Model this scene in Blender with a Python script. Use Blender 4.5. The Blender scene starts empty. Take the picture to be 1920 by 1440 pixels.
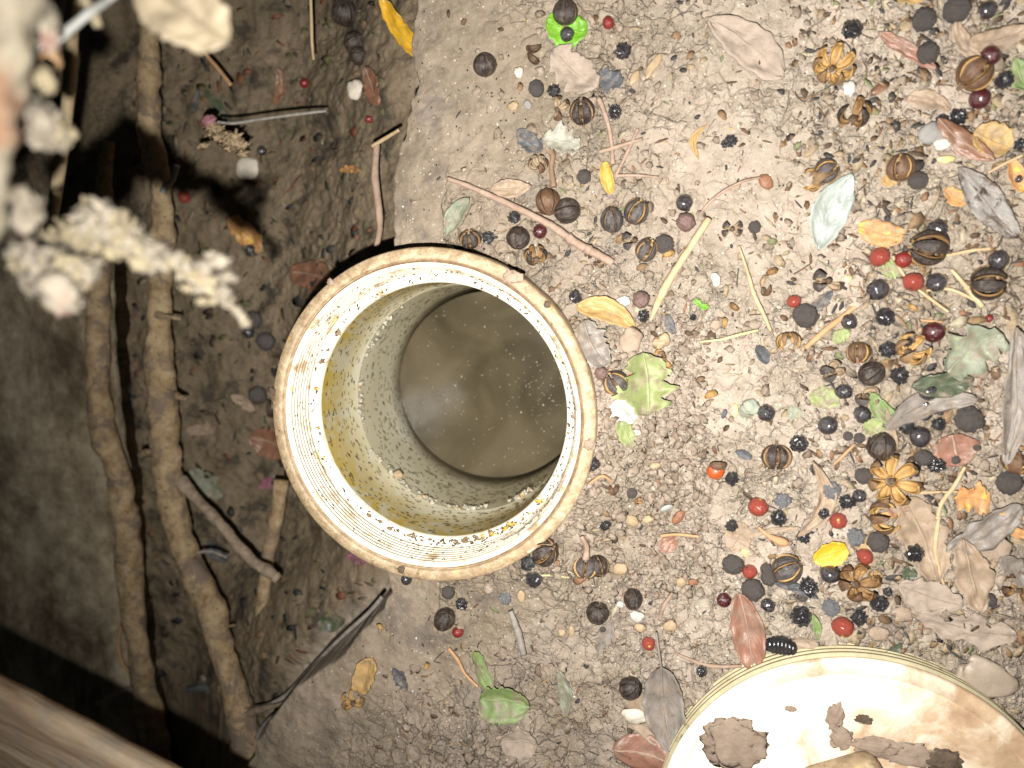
import bpy, bmesh, math, random
import numpy as np
from mathutils import Vector, Matrix, noise as mnoise

# ------------------------------------------------------------------ camera, world, light, exposure
sc = bpy.context.scene
FPX = 1397.0                                   # focal length in photograph pixels (1920 wide)
UP = -Vector((298, 166, -FPX)).normalized()    # world up seen in camera axes
XA = (Vector((1, 0, 0)) - UP * UP.x).normalized()
YA = UP.cross(XA)
R = Matrix((XA, YA, UP))                       # camera axes -> world axes
CAM = Vector((0, 0, 0.294))
cd = bpy.data.cameras.new('camera'); cam = bpy.data.objects.new('camera', cd)
sc.collection.objects.link(cam); sc.camera = cam
cam.matrix_world = Matrix.Translation(CAM) @ R.to_4x4()
cd.sensor_width = 36; cd.lens = 36 * FPX / 1920
cd.clip_start = 0.005; cd.clip_end = 20
cd.dof.use_dof = True; cd.dof.focus_distance = 0.303; cd.dof.aperture_fstop = 7.4

SUN_EL, SUN_ROT = math.radians(2), math.radians(200)
w = bpy.data.worlds.new('World'); sc.world = w; w.use_nodes = True
nt = w.node_tree; bg = nt.nodes['Background']
sky = nt.nodes.new('ShaderNodeTexSky'); sky.sky_type = 'NISHITA'; sky.sun_disc = False
sky.sun_elevation = SUN_EL; sky.sun_rotation = SUN_ROT
nt.links.new(sky.outputs[0], bg.inputs[0]); bg.inputs[1].default_value = 0.02

# the phone's flash, beside the lens
ld = bpy.data.lights.new('flash', 'SPOT'); fl = bpy.data.objects.new('flash', ld)
sc.collection.objects.link(fl)
ld.energy = 12.3; ld.color = (1.0, 0.972, 0.925); ld.shadow_soft_size = 0.0022
ld.spot_size = math.radians(130); ld.spot_blend = 1.0
LP = CAM + R @ Vector((-0.011, -0.026, 0.0))
aim = R @ Vector((1370 - 960, 720 - 400, -FPX))
fl.matrix_world = Matrix.Translation(LP) @ aim.to_track_quat('-Z', 'Y').to_matrix().to_4x4()

sc.view_settings.view_transform = 'Standard'; sc.view_settings.look = 'None'
sc.view_settings.exposure = 0; sc.view_settings.gamma = 1
sc.render.engine = 'CYCLES'
sc.cycles.max_bounces = 6

rng = random.Random(7)
nrs = np.random.RandomState(11)
C = sc.collection

# ------------------------------------------------------------------ noise in numpy
_T = nrs.rand(8, 256, 256)
def vn(x, y, s=0):
    T = _T[s % 8]; o = s * 37.7
    x = x + o; y = y + o * 1.7
    xi = np.floor(x).astype(int); yi = np.floor(y).astype(int)
    fx = x - xi; fy = y - yi
    fx = fx * fx * (3 - 2 * fx); fy = fy * fy * (3 - 2 * fy)
    a = T[xi & 255, yi & 255]; b = T[(xi + 1) & 255, yi & 255]
    c = T[xi & 255, (yi + 1) & 255]; d = T[(xi + 1) & 255, (yi + 1) & 255]
    return (a * (1 - fx) + b * fx) * (1 - fy) + (c * (1 - fx) + d * fx) * fy - 0.5
def fbm(x, y, o=4, s=0):
    r = 0; a = 1.0
    for k in range(o):
        r = r + a * vn(x, y, s + k); x = x * 2.03; y = y * 2.03; a *= 0.5
    return r
def voro(x, y, s=0):
    xi = np.floor(x).astype(int); yi = np.floor(y).astype(int)
    f1 = np.full(x.shape, 9.0); f2 = np.full(x.shape, 9.0); cid = np.zeros(x.shape)
    A, B, D = _T[s % 8], _T[(s + 1) % 8], _T[(s + 2) % 8]
    for i in (-1, 0, 1):
        for j in (-1, 0, 1):
            u = (xi + i) & 255; v = (yi + j) & 255
            dx = xi + i + A[u, v] - x; dy = yi + j + B[u, v] - y
            d = np.sqrt(dx * dx + dy * dy)
            m = d < f1
            f2 = np.where(m, f1, np.minimum(f2, d)); f1 = np.where(m, d, f1)
            cid = np.where(m, D[u, v], cid)
    return f1, f2, cid
def sst(a, b, x):
    t = np.clip((x - a) / (b - a), 0, 1); return t * t * (3 - 2 * t)

# ------------------------------------------------------------------ picture point -> point of the place
def ray(px, py): return R @ Vector((px - 960, 720 - py, -FPX))
def on(px, py, z=0.0):
    v = ray(px, py); return CAM + v * ((z - CAM.z) / v.z)
def dep(px, py, d): return CAM + ray(px, py) * (d / FPX)

PZ = 0.020
PC = on(799, 785, PZ)
LC = on(1590, 1538, 0.0)

EDGE = [(800,-400),(790,-100),(775,0),(757,60),(783,150),(752,215),(738,310),(733,440),(715,560),(700,700),
        (700,900),(712,1060),(724,1085),(722,1130),(690,1180),(640,1235),(590,1270),(545,1300),(510,1350),(480,1400),(455,1450),(430,1560),(400,1800)]
ew = sorted([(on(a, b).y, on(a, b).x) for a, b in EDGE])
EY = np.array([e[0] for e in ew]); EX = np.array([e[1] for e in ew])

def edge_d(x, y):
    ex = np.interp(y, EY, EX)
    return (x - ex + 0.0045 * fbm(x * 55, y * 55, 4, 2) + 0.0012 * fbm(x * 300, y * 300, 2, 5)) * 0.85

def Hb(x, y):
    d = edge_d(x, y)
    slab = 0.0035 * fbm(x * 22, y * 22, 3, 1) - 0.004 * np.exp(-np.maximum(d, 0) / 0.010)
    rp = np.hypot(x - PC.x, y - PC.y)
    ang = np.arctan2(y - PC.y, x - PC.x)
    side = np.clip(np.cos(ang + 0.15), 0, 1) ** 1.3
    slab = slab + 0.0135 * side * np.exp(-((np.maximum(rp - 0.064, 0)) / 0.020) ** 2)
    slab = slab + 0.006 * np.exp(-(((x - 0.075) / 0.03) ** 2 + ((y + 0.085) / 0.05) ** 2)) * 0.3
    pit = -0.062 - 0.05 * sst(0.015, 0.10, -d) + 0.006 * fbm(x * 18, y * 18, 4, 3)
    t = sst(-0.0055, 0.0005, d)
    return pit * (1 - t) + slab * t, d, rp

BARE = [(on(a, b).x, on(a, b).y, c, d) for a, b, c, d in ((1330, 230, .030, .040), (1400, 400, .035, .020), (1440, 60, .03, .02), (1370, 720, .02, .018), (930, 1130, .03, .012), (1500, 480, .02, .02))]
def H(x, y, full=False):
    x = np.asarray(x, float); y = np.asarray(y, float)
    b, d, rp = Hb(x, y)
    wx = x + 0.0026 * fbm(x * 170, y * 170, 4, 4); wy = y + 0.0026 * fbm(x * 170 + 9, y * 170 + 5, 4, 6)
    cr = sst(0.02, 0.075, d + 0.02 * fbm(x * 30, y * 30, 2, 7))         # how crumbly
    cr = np.maximum(cr, np.exp(-((rp - 0.072) / 0.02) ** 2) * (d > 0.02))
    bare = 0
    for (bx, by, sx_, sy_) in BARE: bare = bare + np.exp(-(((x - bx) / sx_) ** 2 + ((y - by) / sy_) ** 2))
    bare = np.clip(bare * (.9 + .9 * fbm(x * 55, y * 55, 3, 1)), 0, 1)
    cr = cr * (1 - .72 * bare)
    plate = sst(-0.50, 0.0, fbm(x * 26 + 3, y * 26, 3, 0))
    f1, f2, c = voro(wx / 0.0098, wy / 0.0098, 1)
    crk = sst(0.0, 0.13, f2 - f1)
    h = 0.0024 * crk * (0.7 + 0.6 * c) * cr * sst(-.35, .15, fbm(x * 45, y * 45, 3, 4)) + 0.0014 * (c - 0.5) * cr
    f1, f2, c2 = voro(wx / 0.0046, wy / 0.0046, 3)
    crk2 = sst(0.0, 0.22, f2 - f1); dome = 1 - 0.55 * np.clip(f1, 0, 1) ** 2
    h = h + (0.0013 * crk2 * (0.3 + 1.0 * c2) * dome) * cr * (1 - 0.85 * plate)
    f1, f2, c3 = voro(wx / 0.0021, wy / 0.0021, 5)
    h = h + 0.00050 * sst(0, 0.3, f2 - f1) * (0.3 + c3) * (0.25 + 0.75 * cr) * (1 - 0.8 * plate)
    h = h + 0.00035 * fbm(x * 420, y * 420, 3, 2) + 0.0016 * fbm(x * 110, y * 110, 4, 5)
    low = d < 0
    h = np.where(low, h + 0.0030 * fbm(x * 70, y * 70, 4, 1) + 0.0007 * fbm(x * 330, y * 330, 2, 3), h)
    z = b + h
    # little dug-out holes
    if full: return z, d, rp, cr
    return z

def ground(px, py):
    z = 0.0 if True else 0
    for _ in range(14):
        p = on(px, py, z); z = 0.5 * z + 0.5 * float(H(p.x, p.y))
    p = on(px, py, z); return Vector((p.x, p.y, float(H(p.x, p.y))))
def slabpt(px, py):
    p = on(px, py, 0.0); z = float(H(p.x, p.y)); p = on(px, py, z); return Vector((p.x, p.y, float(H(p.x, p.y))))
def depth_of(p): return -(R.transposed() @ (p - CAM)).z
def rad(r, p): return r * depth_of(p) / FPX

# ------------------------------------------------------------------ materials
def srgb(c):
    if isinstance(c, str):
        c = [int(c[i:i + 2], 16) / 255 for i in (0, 2, 4)]
        c = [v / 12.92 if v <= 0.04045 else ((v + 0.055) / 1.055) ** 2.4 for v in c]
    return (*c, 1)
class NB:
    def __init__(s, name, coord='Object', rnd=True):
        s.m = bpy.data.materials.new(name); s.m.use_nodes = True; s.t = s.m.node_tree
        s.p = s.t.nodes['Principled BSDF']; s.bn = None
        tc = s.n('ShaderNodeTexCoord'); s.vec = tc.outputs[coord]; s.uv = tc.outputs['UV']
        oi = s.n('ShaderNodeObjectInfo'); s.rand = oi.outputs['Random']
        if rnd:
            a = s.n('ShaderNodeVectorMath'); a.operation = 'ADD'
            mu = s.n('ShaderNodeMath'); mu.operation = 'MULTIPLY'; s.l(s.rand, mu.inputs[0]); mu.inputs[1].default_value = 31.7
            s.l(s.vec, a.inputs[0]); s.l(mu.outputs[0], a.inputs[1]); s.vec = a.outputs[0]
    def n(s, t): return s.t.nodes.new(t)
    def l(s, a, b): s.t.links.new(a, b)
    def noise(s, scale, detail=6, rough=0.6, dist=0.0, vec=None):
        n = s.n('ShaderNodeTexNoise'); n.inputs['Scale'].default_value = scale; n.inputs['Detail'].default_value = detail
        n.inputs['Roughness'].default_value = rough; n.inputs['Distortion'].default_value = dist
        s.l(vec or s.vec, n.inputs['Vector']); return n.outputs['Fac']
    def voro(s, scale, feat='F1', out='Distance', vec=None):
        n = s.n('ShaderNodeTexVoronoi'); n.feature = feat; n.inputs['Scale'].default_value = scale
        s.l(vec or s.vec, n.inputs['Vector']); return n.outputs[out]
    def ramp(s, fac, stops, interp='LINEAR'):
        r = s.n('ShaderNodeValToRGB'); cr = r.color_ramp; cr.interpolation = interp
        while len(cr.elements) < len(stops): cr.elements.new(0.5)
        for e, (p, c) in zip(cr.elements, stops): e.position = p; e.color = srgb(c)
        s.l(fac, r.inputs[0]); return r.outputs[0]
    def mask(s, fac, a, b):
        m = s.n('ShaderNodeMapRange'); m.inputs[1].default_value = a; m.inputs[2].default_value = b
        m.clamp = True; s.l(fac, m.inputs[0]); return m.outputs[0]
    def mix(s, fac, a, b, mode='MIX'):
        m = s.n('ShaderNodeMix'); m.data_type = 'RGBA'; m.blend_type = mode
        for sock, v in ((m.inputs[0], fac), (m.inputs[6], a), (m.inputs[7], b)):
            if isinstance(v, (int, float)): sock.default_value = v
            elif isinstance(v, (tuple, str)): sock.default_value = srgb(v)
            else: s.l(v, sock)
        return m.outputs[2]
    def math(s, op, a, b=0.0):
        m = s.n('ShaderNodeMath'); m.operation = op
        for k, v in enumerate((a, b)):
            if isinstance(v, (int, float)): m.inputs[k].default_value = v
            else: s.l(v, m.inputs[k])
        return m.outputs[0]
    def bump(s, h, dist, strength=1.0):
        b = s.n('ShaderNodeBump'); b.inputs['Distance'].default_value = dist; b.inputs['Strength'].default_value = strength
        s.l(h, b.inputs['Height'])
        if s.bn: s.l(s.bn, b.inputs['Normal'])
        s.bn = b.outputs[0]; s.l(s.bn, s.p.inputs['Normal'])
    def fin(s, col, rough=0.7, spec=0.5, **kw):
        if isinstance(col, (tuple, str)): s.p.inputs['Base Color'].default_value = srgb(col)
        else: s.l(col, s.p.inputs['Base Color'])
        if isinstance(rough, (int, float)): s.p.inputs['Roughness'].default_value = rough
        else: s.l(rough, s.p.inputs['Roughness'])
        s.p.inputs['Specular IOR Level'].default_value = spec
        for k, v in kw.items(): s.p.inputs[k.replace('_', ' ')].default_value = v
        return s.m

M = {}
def simple(name, a, b, scale=300, rough=0.6, bd=0.0003, bs=None, spec=0.4, spots=None, sscale=900, st=(0.6, 0.66), **kw):
    n = NB(name)
    col = n.ramp(n.noise(scale, 6, 0.65), [(0.3, a), (0.7, b)])
    if spots: col = n.mix(n.mask(n.noise(sscale, 3), *st), col, spots)
    n.bump(n.noise(bs or scale * 3, 5, 0.7), bd)
    M[name] = n.fin(col, rough, spec, **kw); return M[name]

# soil
def soil(name, damp_falloff_attr=True):
    n = NB(name, rnd=False)
    big = n.noise(24, 5, 0.6, 0.4)
    mid = n.noise(170, 8, 0.72)
    col = n.ramp(mid, [(0.28, (.205, .163, .122)), (0.5, (.285, .236, .184)), (0.72, (.36, .308, .25))])
    col2 = n.ramp(mid, [(0.28, (.27, .213, .168)), (0.5, (.355, .292, .236)), (0.72, (.435, .368, .308))])
    col = n.mix(n.mask(big, .42, .58), col, col2)
    fine = n.noise(1300, 4, 0.7)
    col = n.mix(n.mask(fine, .52, .72), col, (.42, .33, .25))
    col = n.mix(n.mask(n.noise(900, 4, .6), .66, .72), col, (.11, .078, .055))
    # pale and sparkling grains
    sp = n.voro(750, 'F1'); cell = n.voro(750, 'F1', 'Color')
    sep = n.n('ShaderNodeSeparateColor'); n.l(cell, sep.inputs[0])
    g = n.math('MULTIPLY', n.mask(sp, .30, .18), n.mask(sep.outputs[0], .88, .92))
    col = n.mix(g, col, (.62, .55, .46))
    g2 = n.math('MULTIPLY', n.mask(sp, .36, .26), n.mask(sep.outputs[1], .96, .98))
    col = n.mix(g2, col, (.03, .022, .018))
    at = n.n('ShaderNodeAttribute'); at.attribute_name = 'damp_falloff'  # weight for wet soil and for painted light fall-off
    damp_falloff = n.mix(1.0, col, (.47, .43, .34), 'MULTIPLY')
    # moss and stain in the wet pit and the dimmed edge soil
    st = n.mix(n.mask(n.noise(45, 5, .7), .52, .62), damp_falloff, (.055, .042, .028))
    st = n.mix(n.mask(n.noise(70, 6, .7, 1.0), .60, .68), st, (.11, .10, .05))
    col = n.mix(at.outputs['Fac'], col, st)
    wv = n.n('ShaderNodeVectorMath'); wv.operation = 'ADD'; nz = n.n('ShaderNodeTexNoise'); nz.inputs['Scale'].default_value = 230; nz.inputs['Detail'].default_value = 5
    n.l(n.vec, nz.inputs['Vector']); sc3 = n.n('ShaderNodeVectorMath'); sc3.operation = 'SCALE'; sc3.inputs['Scale'].default_value = .006
    n.l(nz.outputs['Color'], sc3.inputs[0]); n.l(n.vec, wv.inputs[0]); n.l(sc3.outputs[0], wv.inputs[1])
    v1 = n.voro(150, 'DISTANCE_TO_EDGE', vec=wv.outputs[0]); v2 = n.voro(420, 'DISTANCE_TO_EDGE', vec=wv.outputs[0])
    ac = n.n('ShaderNodeAttribute'); ac.attribute_name = 'crumble'
    loose = n.math('MULTIPLY', n.mask(n.noise(40, 4, .6), .40, .58), ac.outputs['Fac'])
    some = n.math('MULTIPLY', n.mask(n.noise(75, 4, .6), .38, .60), ac.outputs['Fac'])
    n.bump(n.math('MULTIPLY', n.mask(v1, 0, .07), some), .0012)
    n.bump(n.math('MULTIPLY', n.mask(v2, 0, .16), loose), .0003)
    n.bump(n.noise(700, 6, 0.7), 0.00036)
    n.bump(n.noise(2600, 3, 0.7), 0.00010)
    return n.fin(col, n.mask(at.outputs['Fac'], -3.2, 1.6) if False else 0.82, 0.35)
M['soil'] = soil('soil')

def pvc(name, dirt=0.5, tan=0.0, wall=False, k=1.0):
    n = NB(name, rnd=False)
    col = n.ramp(n.noise(60, 4), [(0.3, (.80 * k, .72 * k, .56 * k)), (0.7, (.82 * k, .79 * k, .68 * k))])
    if tan:
        t = n.ramp(n.noise(220, 8, .75), [(0.25, (.17, .115, .065)), (0.5, (.36, .26, .155)), (0.75, (.62, .51, .34))])
        col = n.mix(n.mask(n.noise(95, 6, .7), .62 - .35 * tan, .72 - .35 * tan), col, t)
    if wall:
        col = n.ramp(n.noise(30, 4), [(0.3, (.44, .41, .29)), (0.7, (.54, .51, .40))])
        v = n.n('ShaderNodeMapping'); v.inputs['Scale'].default_value = (1, 1, .8); n.l(n.vec, v.inputs[0])
        s1 = n.noise(55, 7, .75, 1.2, v.outputs[0])
        z = n.n('ShaderNodeSeparateXYZ'); n.l(n.vec, z.inputs[0])
        hi = n.mask(z.outputs[2], -.058, -.02)
        m1 = n.math('MULTIPLY', n.mask(s1, .40, .54), n.math('MAXIMUM', hi, 0.12))
        col = n.mix(m1, col, (.44, .31, .05))
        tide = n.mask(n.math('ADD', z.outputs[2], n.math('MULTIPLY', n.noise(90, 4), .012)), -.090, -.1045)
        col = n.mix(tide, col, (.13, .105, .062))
        m2 = n.math('MULTIPLY', n.mask(n.noise(170, 6, .75, 1.5), .60, .66), hi)
        col = n.mix(m2, col, (.42, .20, .02))
    else:
        br = n.math('MULTIPLY', n.mask(n.noise(240, 8, .75, .6), .56, .64), dirt)
        col = n.mix(br, col, (.20, .125, .06))
        col = n.mix(n.math('MULTIPLY', n.mask(n.noise(75, 4, .6), .62, .68), dirt), col, (.52, .38, .10))
        col = n.mix(n.mask(n.noise(520, 4, .5), .70, .72), col, (.03, .02, .012))
    n.bump(n.noise(800, 5, .7), .0004 if tan > 1 else .00012)
    return n.fin(col, .3 if wall else .42, .5)
M['pvc'] = pvc('white_plastic', .5, .12, k=.85)
M['pvc_thread'] = pvc('white_plastic_threads', .7, .25, k=.8)
simple('groove_pale', (.09, .058, .032), (.30, .22, .13), 500, .8, .0003)
M['groove'] = simple('groove_dirt', (.07, .045, .028), (.22, .15, .09), 400, .9, .0003)
M['pvc_rim'] = pvc('stained_plastic_rim', .9, 1.02)
M['pvc_wall'] = pvc('pipe_wall', wall=True)
def mlid():
    n = NB('stained_lid_plastic', rnd=False)
    col = n.ramp(n.noise(40, 4), [(0.3, (.80, .72, .56)), (0.7, (.82, .79, .68))])
    z = n.n('ShaderNodeSeparateXYZ'); n.l(n.vec, z.inputs[0])
    side = n.mask(z.outputs[0], -.035, .045)                       # rust spreads over one side
    k = n.math('ADD', n.noise(38, 8, .68, .6), n.math('MULTIPLY', side, .26))
    tan = n.ramp(n.noise(120, 7, .7), [(0.25, (.32, .20, .12)), (0.5, (.46, .32, .20)), (0.75, (.60, .46, .31))])
    col = n.mix(n.mask(k, .51, .74), col, tan)
    col = n.mix(n.mask(n.noise(300, 7, .75, .8), .64, .70), col, (.36, .24, .15))
    col = n.mix(n.mask(n.noise(600, 4, .5), .72, .75), col, (.12, .10, .05))
    n.bump(n.noise(600, 5, .7), .00012)
    return n.fin(col, .5, .4)
M['lid'] = mlid()
def mlidside():
    n = NB('lid_thread_plastic', rnd=False)
    col = n.ramp(n.noise(150, 6, .7), [(0.3, (.40, .34, .20)), (0.7, (.60, .54, .36))])
    col = n.mix(n.mask(n.noise(60, 5, .7), .60, .68), col, (.10, .07, .04))
    return n.fin(col, .5, .4)
M['lidside'] = mlidside()
def mwater():
    n = NB('murky_water', rnd=False)
    col = n.ramp(n.noise(22, 4, .5, 1.0), [(0.35, (.050, .040, .022)), (0.65, (.105, .085, .052))])
    n.bump(n.noise(35, 2, .5), .0006)
    return n.fin(col, .20, .5, IOR=1.33)
M['water'] = mwater()
def mroot():
    n = NB('root_bark')
    b = n.noise(140, 8, .72)
    col = n.ramp(b, [(0.3, (.17, .11, .055)), (0.5, (.38, .27, .15)), (0.72, (.52, .41, .26))])
    col = n.mix(n.mask(n.noise(60, 6, .7, .5), .50, .60), col, (.20, .15, .11))
    col = n.mix(n.mask(n.noise(420, 5, .6), .64, .69), col, (.055, .03, .02))
    n.bump(n.noise(260, 8, .8), .0016)
    return n.fin(col, .85, .25)
M['root'] = mroot()
def mrootg():
    n = NB('grey_root_bark')
    col = n.ramp(n.noise(200, 8, .72), [(0.3, (.14, .10, .07)), (0.7, (.36, .28, .20))])
    n.bump(n.noise(500, 7, .75), .0006)
    return n.fin(col, .85, .25)
M['root_grey'] = mrootg()
def mboard():
    n = NB('weathered_board', rnd=False)
    mp = n.n('ShaderNodeMapping'); mp.inputs['Scale'].default_value = (1, 14, 14); n.l(n.vec, mp.inputs[0])
    g = n.noise(14, 7, .65, 1.2, mp.outputs[0])
    col = n.ramp(g, [(0.3, (.20, .125, .075)), (0.5, (.38, .275, .18)), (0.7, (.52, .42, .30))])
    col = n.mix(n.mask(n.noise(35, 5, .7), .5, .65), col, (.30, .26, .21))
    n.bump(n.noise(22, 6, .7, .5, mp.outputs[0]), .0012)
    return n.fin(col, .8, .3)
M['board'] = mboard()
def mconc():
    n = NB('mossy_concrete', rnd=False)
    col = n.ramp(n.noise(60, 8, .75), [(0.3, (.15, .115, .072)), (0.5, (.32, .26, .175)), (0.72, (.50, .43, .31))])
    mp = n.n('ShaderNodeMapping'); mp.inputs['Scale'].default_value = (1.7, .9, 1); mp.inputs['Rotation'].default_value = (0, 0, -.25); n.l(n.vec, mp.inputs[0])
    col = n.mix(n.mask(n.noise(14, 6, .7, .3, mp.outputs[0]), .45, .62), col, (.09, .062, .036))
    col = n.mix(n.mask(n.noise(330, 4, .6), .66, .72), col, (.26, .24, .18))
    n.bump(n.noise(260, 7, .75), .0012)
    return n.fin(col, .85, .3)
M['concrete'] = mconc()

# fruit
def mberry(name, a, b, rough, spec=.5, bumpd=.00012, dust=0.0, dustc=(.24, .19, .15), coat=0.0, bs=700):
    n = NB(name)
    col = n.ramp(n.noise(260, 5, .6), [(0.35, a), (0.65, b)])
    if dust: col = n.mix(n.math('MULTIPLY', n.mask(n.noise(420, 6, .7), .5, .62), dust), col, dustc)
    n.bump(n.noise(bs, 5, .6), bumpd)
    M[name] = n.fin(col, rough, spec, Coat_Weight=coat, Coat_Roughness=.2)
mberry('skin_black', (.008, .006, .008), (.024, .017, .022), .28, .9, coat=1.0, bumpd=.0002)
mberry('skin_wrinkled', (.007, .007, .009), (.03, .026, .03), .24, .9, .0007, .3, (.18, .155, .15), coat=.9, bs=1500)
mberry('skin_dull', (.026, .022, .021), (.12, .103, .098), .45, .5, .0004, .55, (.20, .155, .12), bs=1100)
mberry('skin_silver', (.05, .05, .055), (.30, .30, .31), .22, .9, .0005, .3, (.5, .5, .5))
mberry('skin_maroon', (.030, .005, .007), (.075, .010, .012), .20, .6, coat=.6)
mberry('skin_red', (.20, .014, .010), (.36, .05, .026), .38, .5, .0003, .45, (.36, .20, .14), coat=.3)
mberry('skin_orange', (.38, .06, .012), (.46, .09, .016), .28, .5, coat=.4)
mberry('skin_darkred', (.13, .010, .010), (.22, .022, .016), .32, .5, coat=.3)
mberry('skin_plum', (.10, .055, .05), (.19, .12, .10), .5, .35, dust=.4)
mberry('skin_pearl', (.35, .36, .33), (.50, .50, .46), .15, .9)
mberry('calyx_green', (.40, .38, .05), (.55, .50, .10), .6)
mberry('calyx_dark', (.03, .02, .015), (.08, .06, .04), .7)
def shell(name, a, b, dustc=(.22, .17, .13), dust=.35, rough=.42):
    n = NB(name)
    mp = n.n('ShaderNodeMapping'); mp.inputs['Scale'].default_value = (1, 1, .25); n.l(n.vec, mp.inputs[0])
    col = n.ramp(n.noise(3.2, 6, .7, .3, mp.outputs[0]), [(0.35, a), (0.65, b)])
    col = n.mix(n.math('MULTIPLY', n.mask(n.noise(2.2, 6, .7), .5, .64), dust), col, dustc)
    n.bump(n.noise(5, 6, .7, .2, mp.outputs[0]), .0006)
    M[name] = n.fin(col, rough, .45)
# shells are modelled at unit size, so their textures are in units of the capsule
shell('shell_dark', (.014, .010, .009), (.055, .040, .033), rough=.38)
shell('shell_slate', (.03, .026, .026), (.095, .08, .076), dust=.5)
shell('shell_brown', (.075, .036, .018), (.16, .085, .045))
shell('shell_tan', (.15, .085, .04), (.28, .17, .085), dust=.6, rough=.5)
shell('shell_inner', (.30, .165, .05), (.50, .31, .12), (.22, .11, .04), .5, .5)
shell('shell_inner_dark', (.16, .085, .03), (.30, .17, .07), (.07, .04, .02), .5, .5)
shell('shell_inner_pale', (.22, .15, .085), (.38, .29, .19), (.12, .08, .05), .4, .5)
shell('shell_core', (.05, .03, .018), (.12, .07, .035))

def mleaf(name, a, b, vein, dirt=0.4, dirtc=(.20, .15, .11), rough=.5, spec=.4, sc_=120, spotc=None, spott=(.6, .64), coat=0.0):
    n = NB(name); dirt = min(1, dirt * 1.45 + .1)
    col = n.ramp(n.noise(sc_, 7, .7), [(0.3, a), (0.7, b)])
    sep = n.n('ShaderNodeSeparateXYZ'); n.l(n.uv, sep.inputs[0])
    av = n.math('ABSOLUTE', n.math('SUBTRACT', sep.outputs[1], .5))
    mid = n.mask(av, .035, .012)
    ph = n.math('SUBTRACT', n.math('MULTIPLY', sep.outputs[0], 11.0), n.math('MULTIPLY', av, 7.0))
    fr = n.math('ABSOLUTE', n.math('SUBTRACT', n.math('FRACT', ph), .5))
    side = n.math('MULTIPLY', n.mask(fr, .08, .02), .28)
    vv = n.math('MAXIMUM', mid, side)
    col = n.mix(vv, col, vein)
    if spotc: col = n.mix(n.mask(n.noise(sc_ * 1.7, 6, .65, .5), *spott), col, spotc)
    if dirt: col = n.mix(n.math('MULTIPLY', n.mask(n.noise(170, 7, .72), .50, .60), dirt), col, dirtc)
    n.bump(vv, .00018, .8); n.bump(n.noise(500, 5, .7), .00025)
    M[name] = n.fin(col, rough, spec, Coat_Weight=coat, Coat_Roughness=.3)
mleaf('leaf_green', (.09, .24, .010), (.15, .34, .016), (.2, .36, .04), .08, rough=.35)
mleaf('leaf_lime', (.11, .16, .055), (.19, .25, .09), (.24, .30, .13), .5, spotc=(.22, .20, .10), spott=(.66, .7))
mleaf('leaf_palegreen', (.18, .21, .075), (.26, .30, .12), (.30, .34, .17), .5, spotc=(.30, .26, .17), spott=(.56, .62))
mleaf('leaf_yellow', (.52, .27, .012), (.62, .38, .03), (.48, .24, .02), .04, rough=.45, spotc=(.85, .72, .25), spott=(.56, .7))
mleaf('leaf_ochre', (.32, .20, .07), (.44, .29, .12), (.4, .28, .14), .3)
mleaf('leaf_orange', (.36, .17, .06), (.50, .26, .10), (.42, .26, .14), .3, spotc=(.62, .40, .06), spott=(.55, .65))
mleaf('leaf_brown', (.15, .068, .038), (.24, .12, .075), (.30, .18, .11), .18, rough=.38, spec=.5)
mleaf('leaf_redbrown', (.19, .085, .055), (.28, .145, .10), (.36, .22, .16), .3, rough=.4, spec=.5, spotc=(.14, .07, .05))
mleaf('leaf_tan', (.22, .155, .10), (.34, .25, .175), (.36, .28, .2), .4, spotc=(.20, .13, .08), spott=(.62, .68))
mleaf('leaf_pale_dry', (.15, .12, .078), (.22, .18, .12), (.13, .10, .06), .3, (.09, .07, .05))
mleaf('leaf_grey', (.14, .12, .10), (.23, .20, .175), (.26, .23, .2), .45, rough=.45, spotc=(.12, .09, .07))
mleaf('leaf_mottled', (.15, .13, .115), (.26, .24, .22), (.2, .17, .15), .3, spotc=(.045, .028, .02), spott=(.50, .58))
mleaf('leaf_clay', (.22, .17, .13), (.36, .29, .235), (.28, .22, .17), .6, (.30, .235, .185), rough=.8, sc_=260)
mleaf('leaf_slate', (.045, .048, .052), (.09, .09, .095), (.1, .1, .1), .35)
mleaf('leaf_greygreen', (.13, .145, .10), (.24, .25, .18), (.3, .3, .22), .45, spotc=(.34, .36, .16), spott=(.6, .7))
mleaf('leaf_darkgreen', (.045, .06, .035), (.085, .10, .06), (.13, .14, .1), .35, rough=.35)
mleaf('leaf_white', (.21, .235, .21), (.35, .375, .345), (.38, .4, .36), .10, (.35, .34, .28), rough=.25, spec=.6)
mleaf('leaf_translucent', (.23, .22, .18), (.33, .32, .26), (.36, .35, .28), .4, rough=.5)
mleaf('leaf_paper', (.42, .40, .36), (.54, .52, .48), (.4, .38, .34), .2, rough=.5)
mleaf('petal_pink', (.17, .06, .085), (.28, .12, .155), (.4, .2, .2), .3)
simple('twig_pale', (.36, .25, .13), (.52, .39, .24), 260, .7, .0003)
simple('twig_brown', (.14, .085, .05), (.28, .18, .11), 260, .75, .0004)
simple('twig_pink', (.22, .145, .105), (.38, .27, .20), 260, .75, .0003)
simple('twig_orange', (.34, .18, .09), (.48, .29, .15), 260, .7, .0003)
simple('twig_grey', (.16, .14, .12), (.32, .29, .25), 260, .75, .0003)
simple('stone_pale', (.44, .38, .30), (.62, .56, .47), 200, .7, .0003)
simple('stone_white', (.34, .32, .28), (.52, .50, .45), 200, .6, .0002)
simple('stone_grey', (.16, .15, .14), (.27, .25, .23), 200, .75, .0004)
simple('stone_clay', (.24, .175, .125), (.37, .28, .21), 160, .85, .0006)
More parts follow.
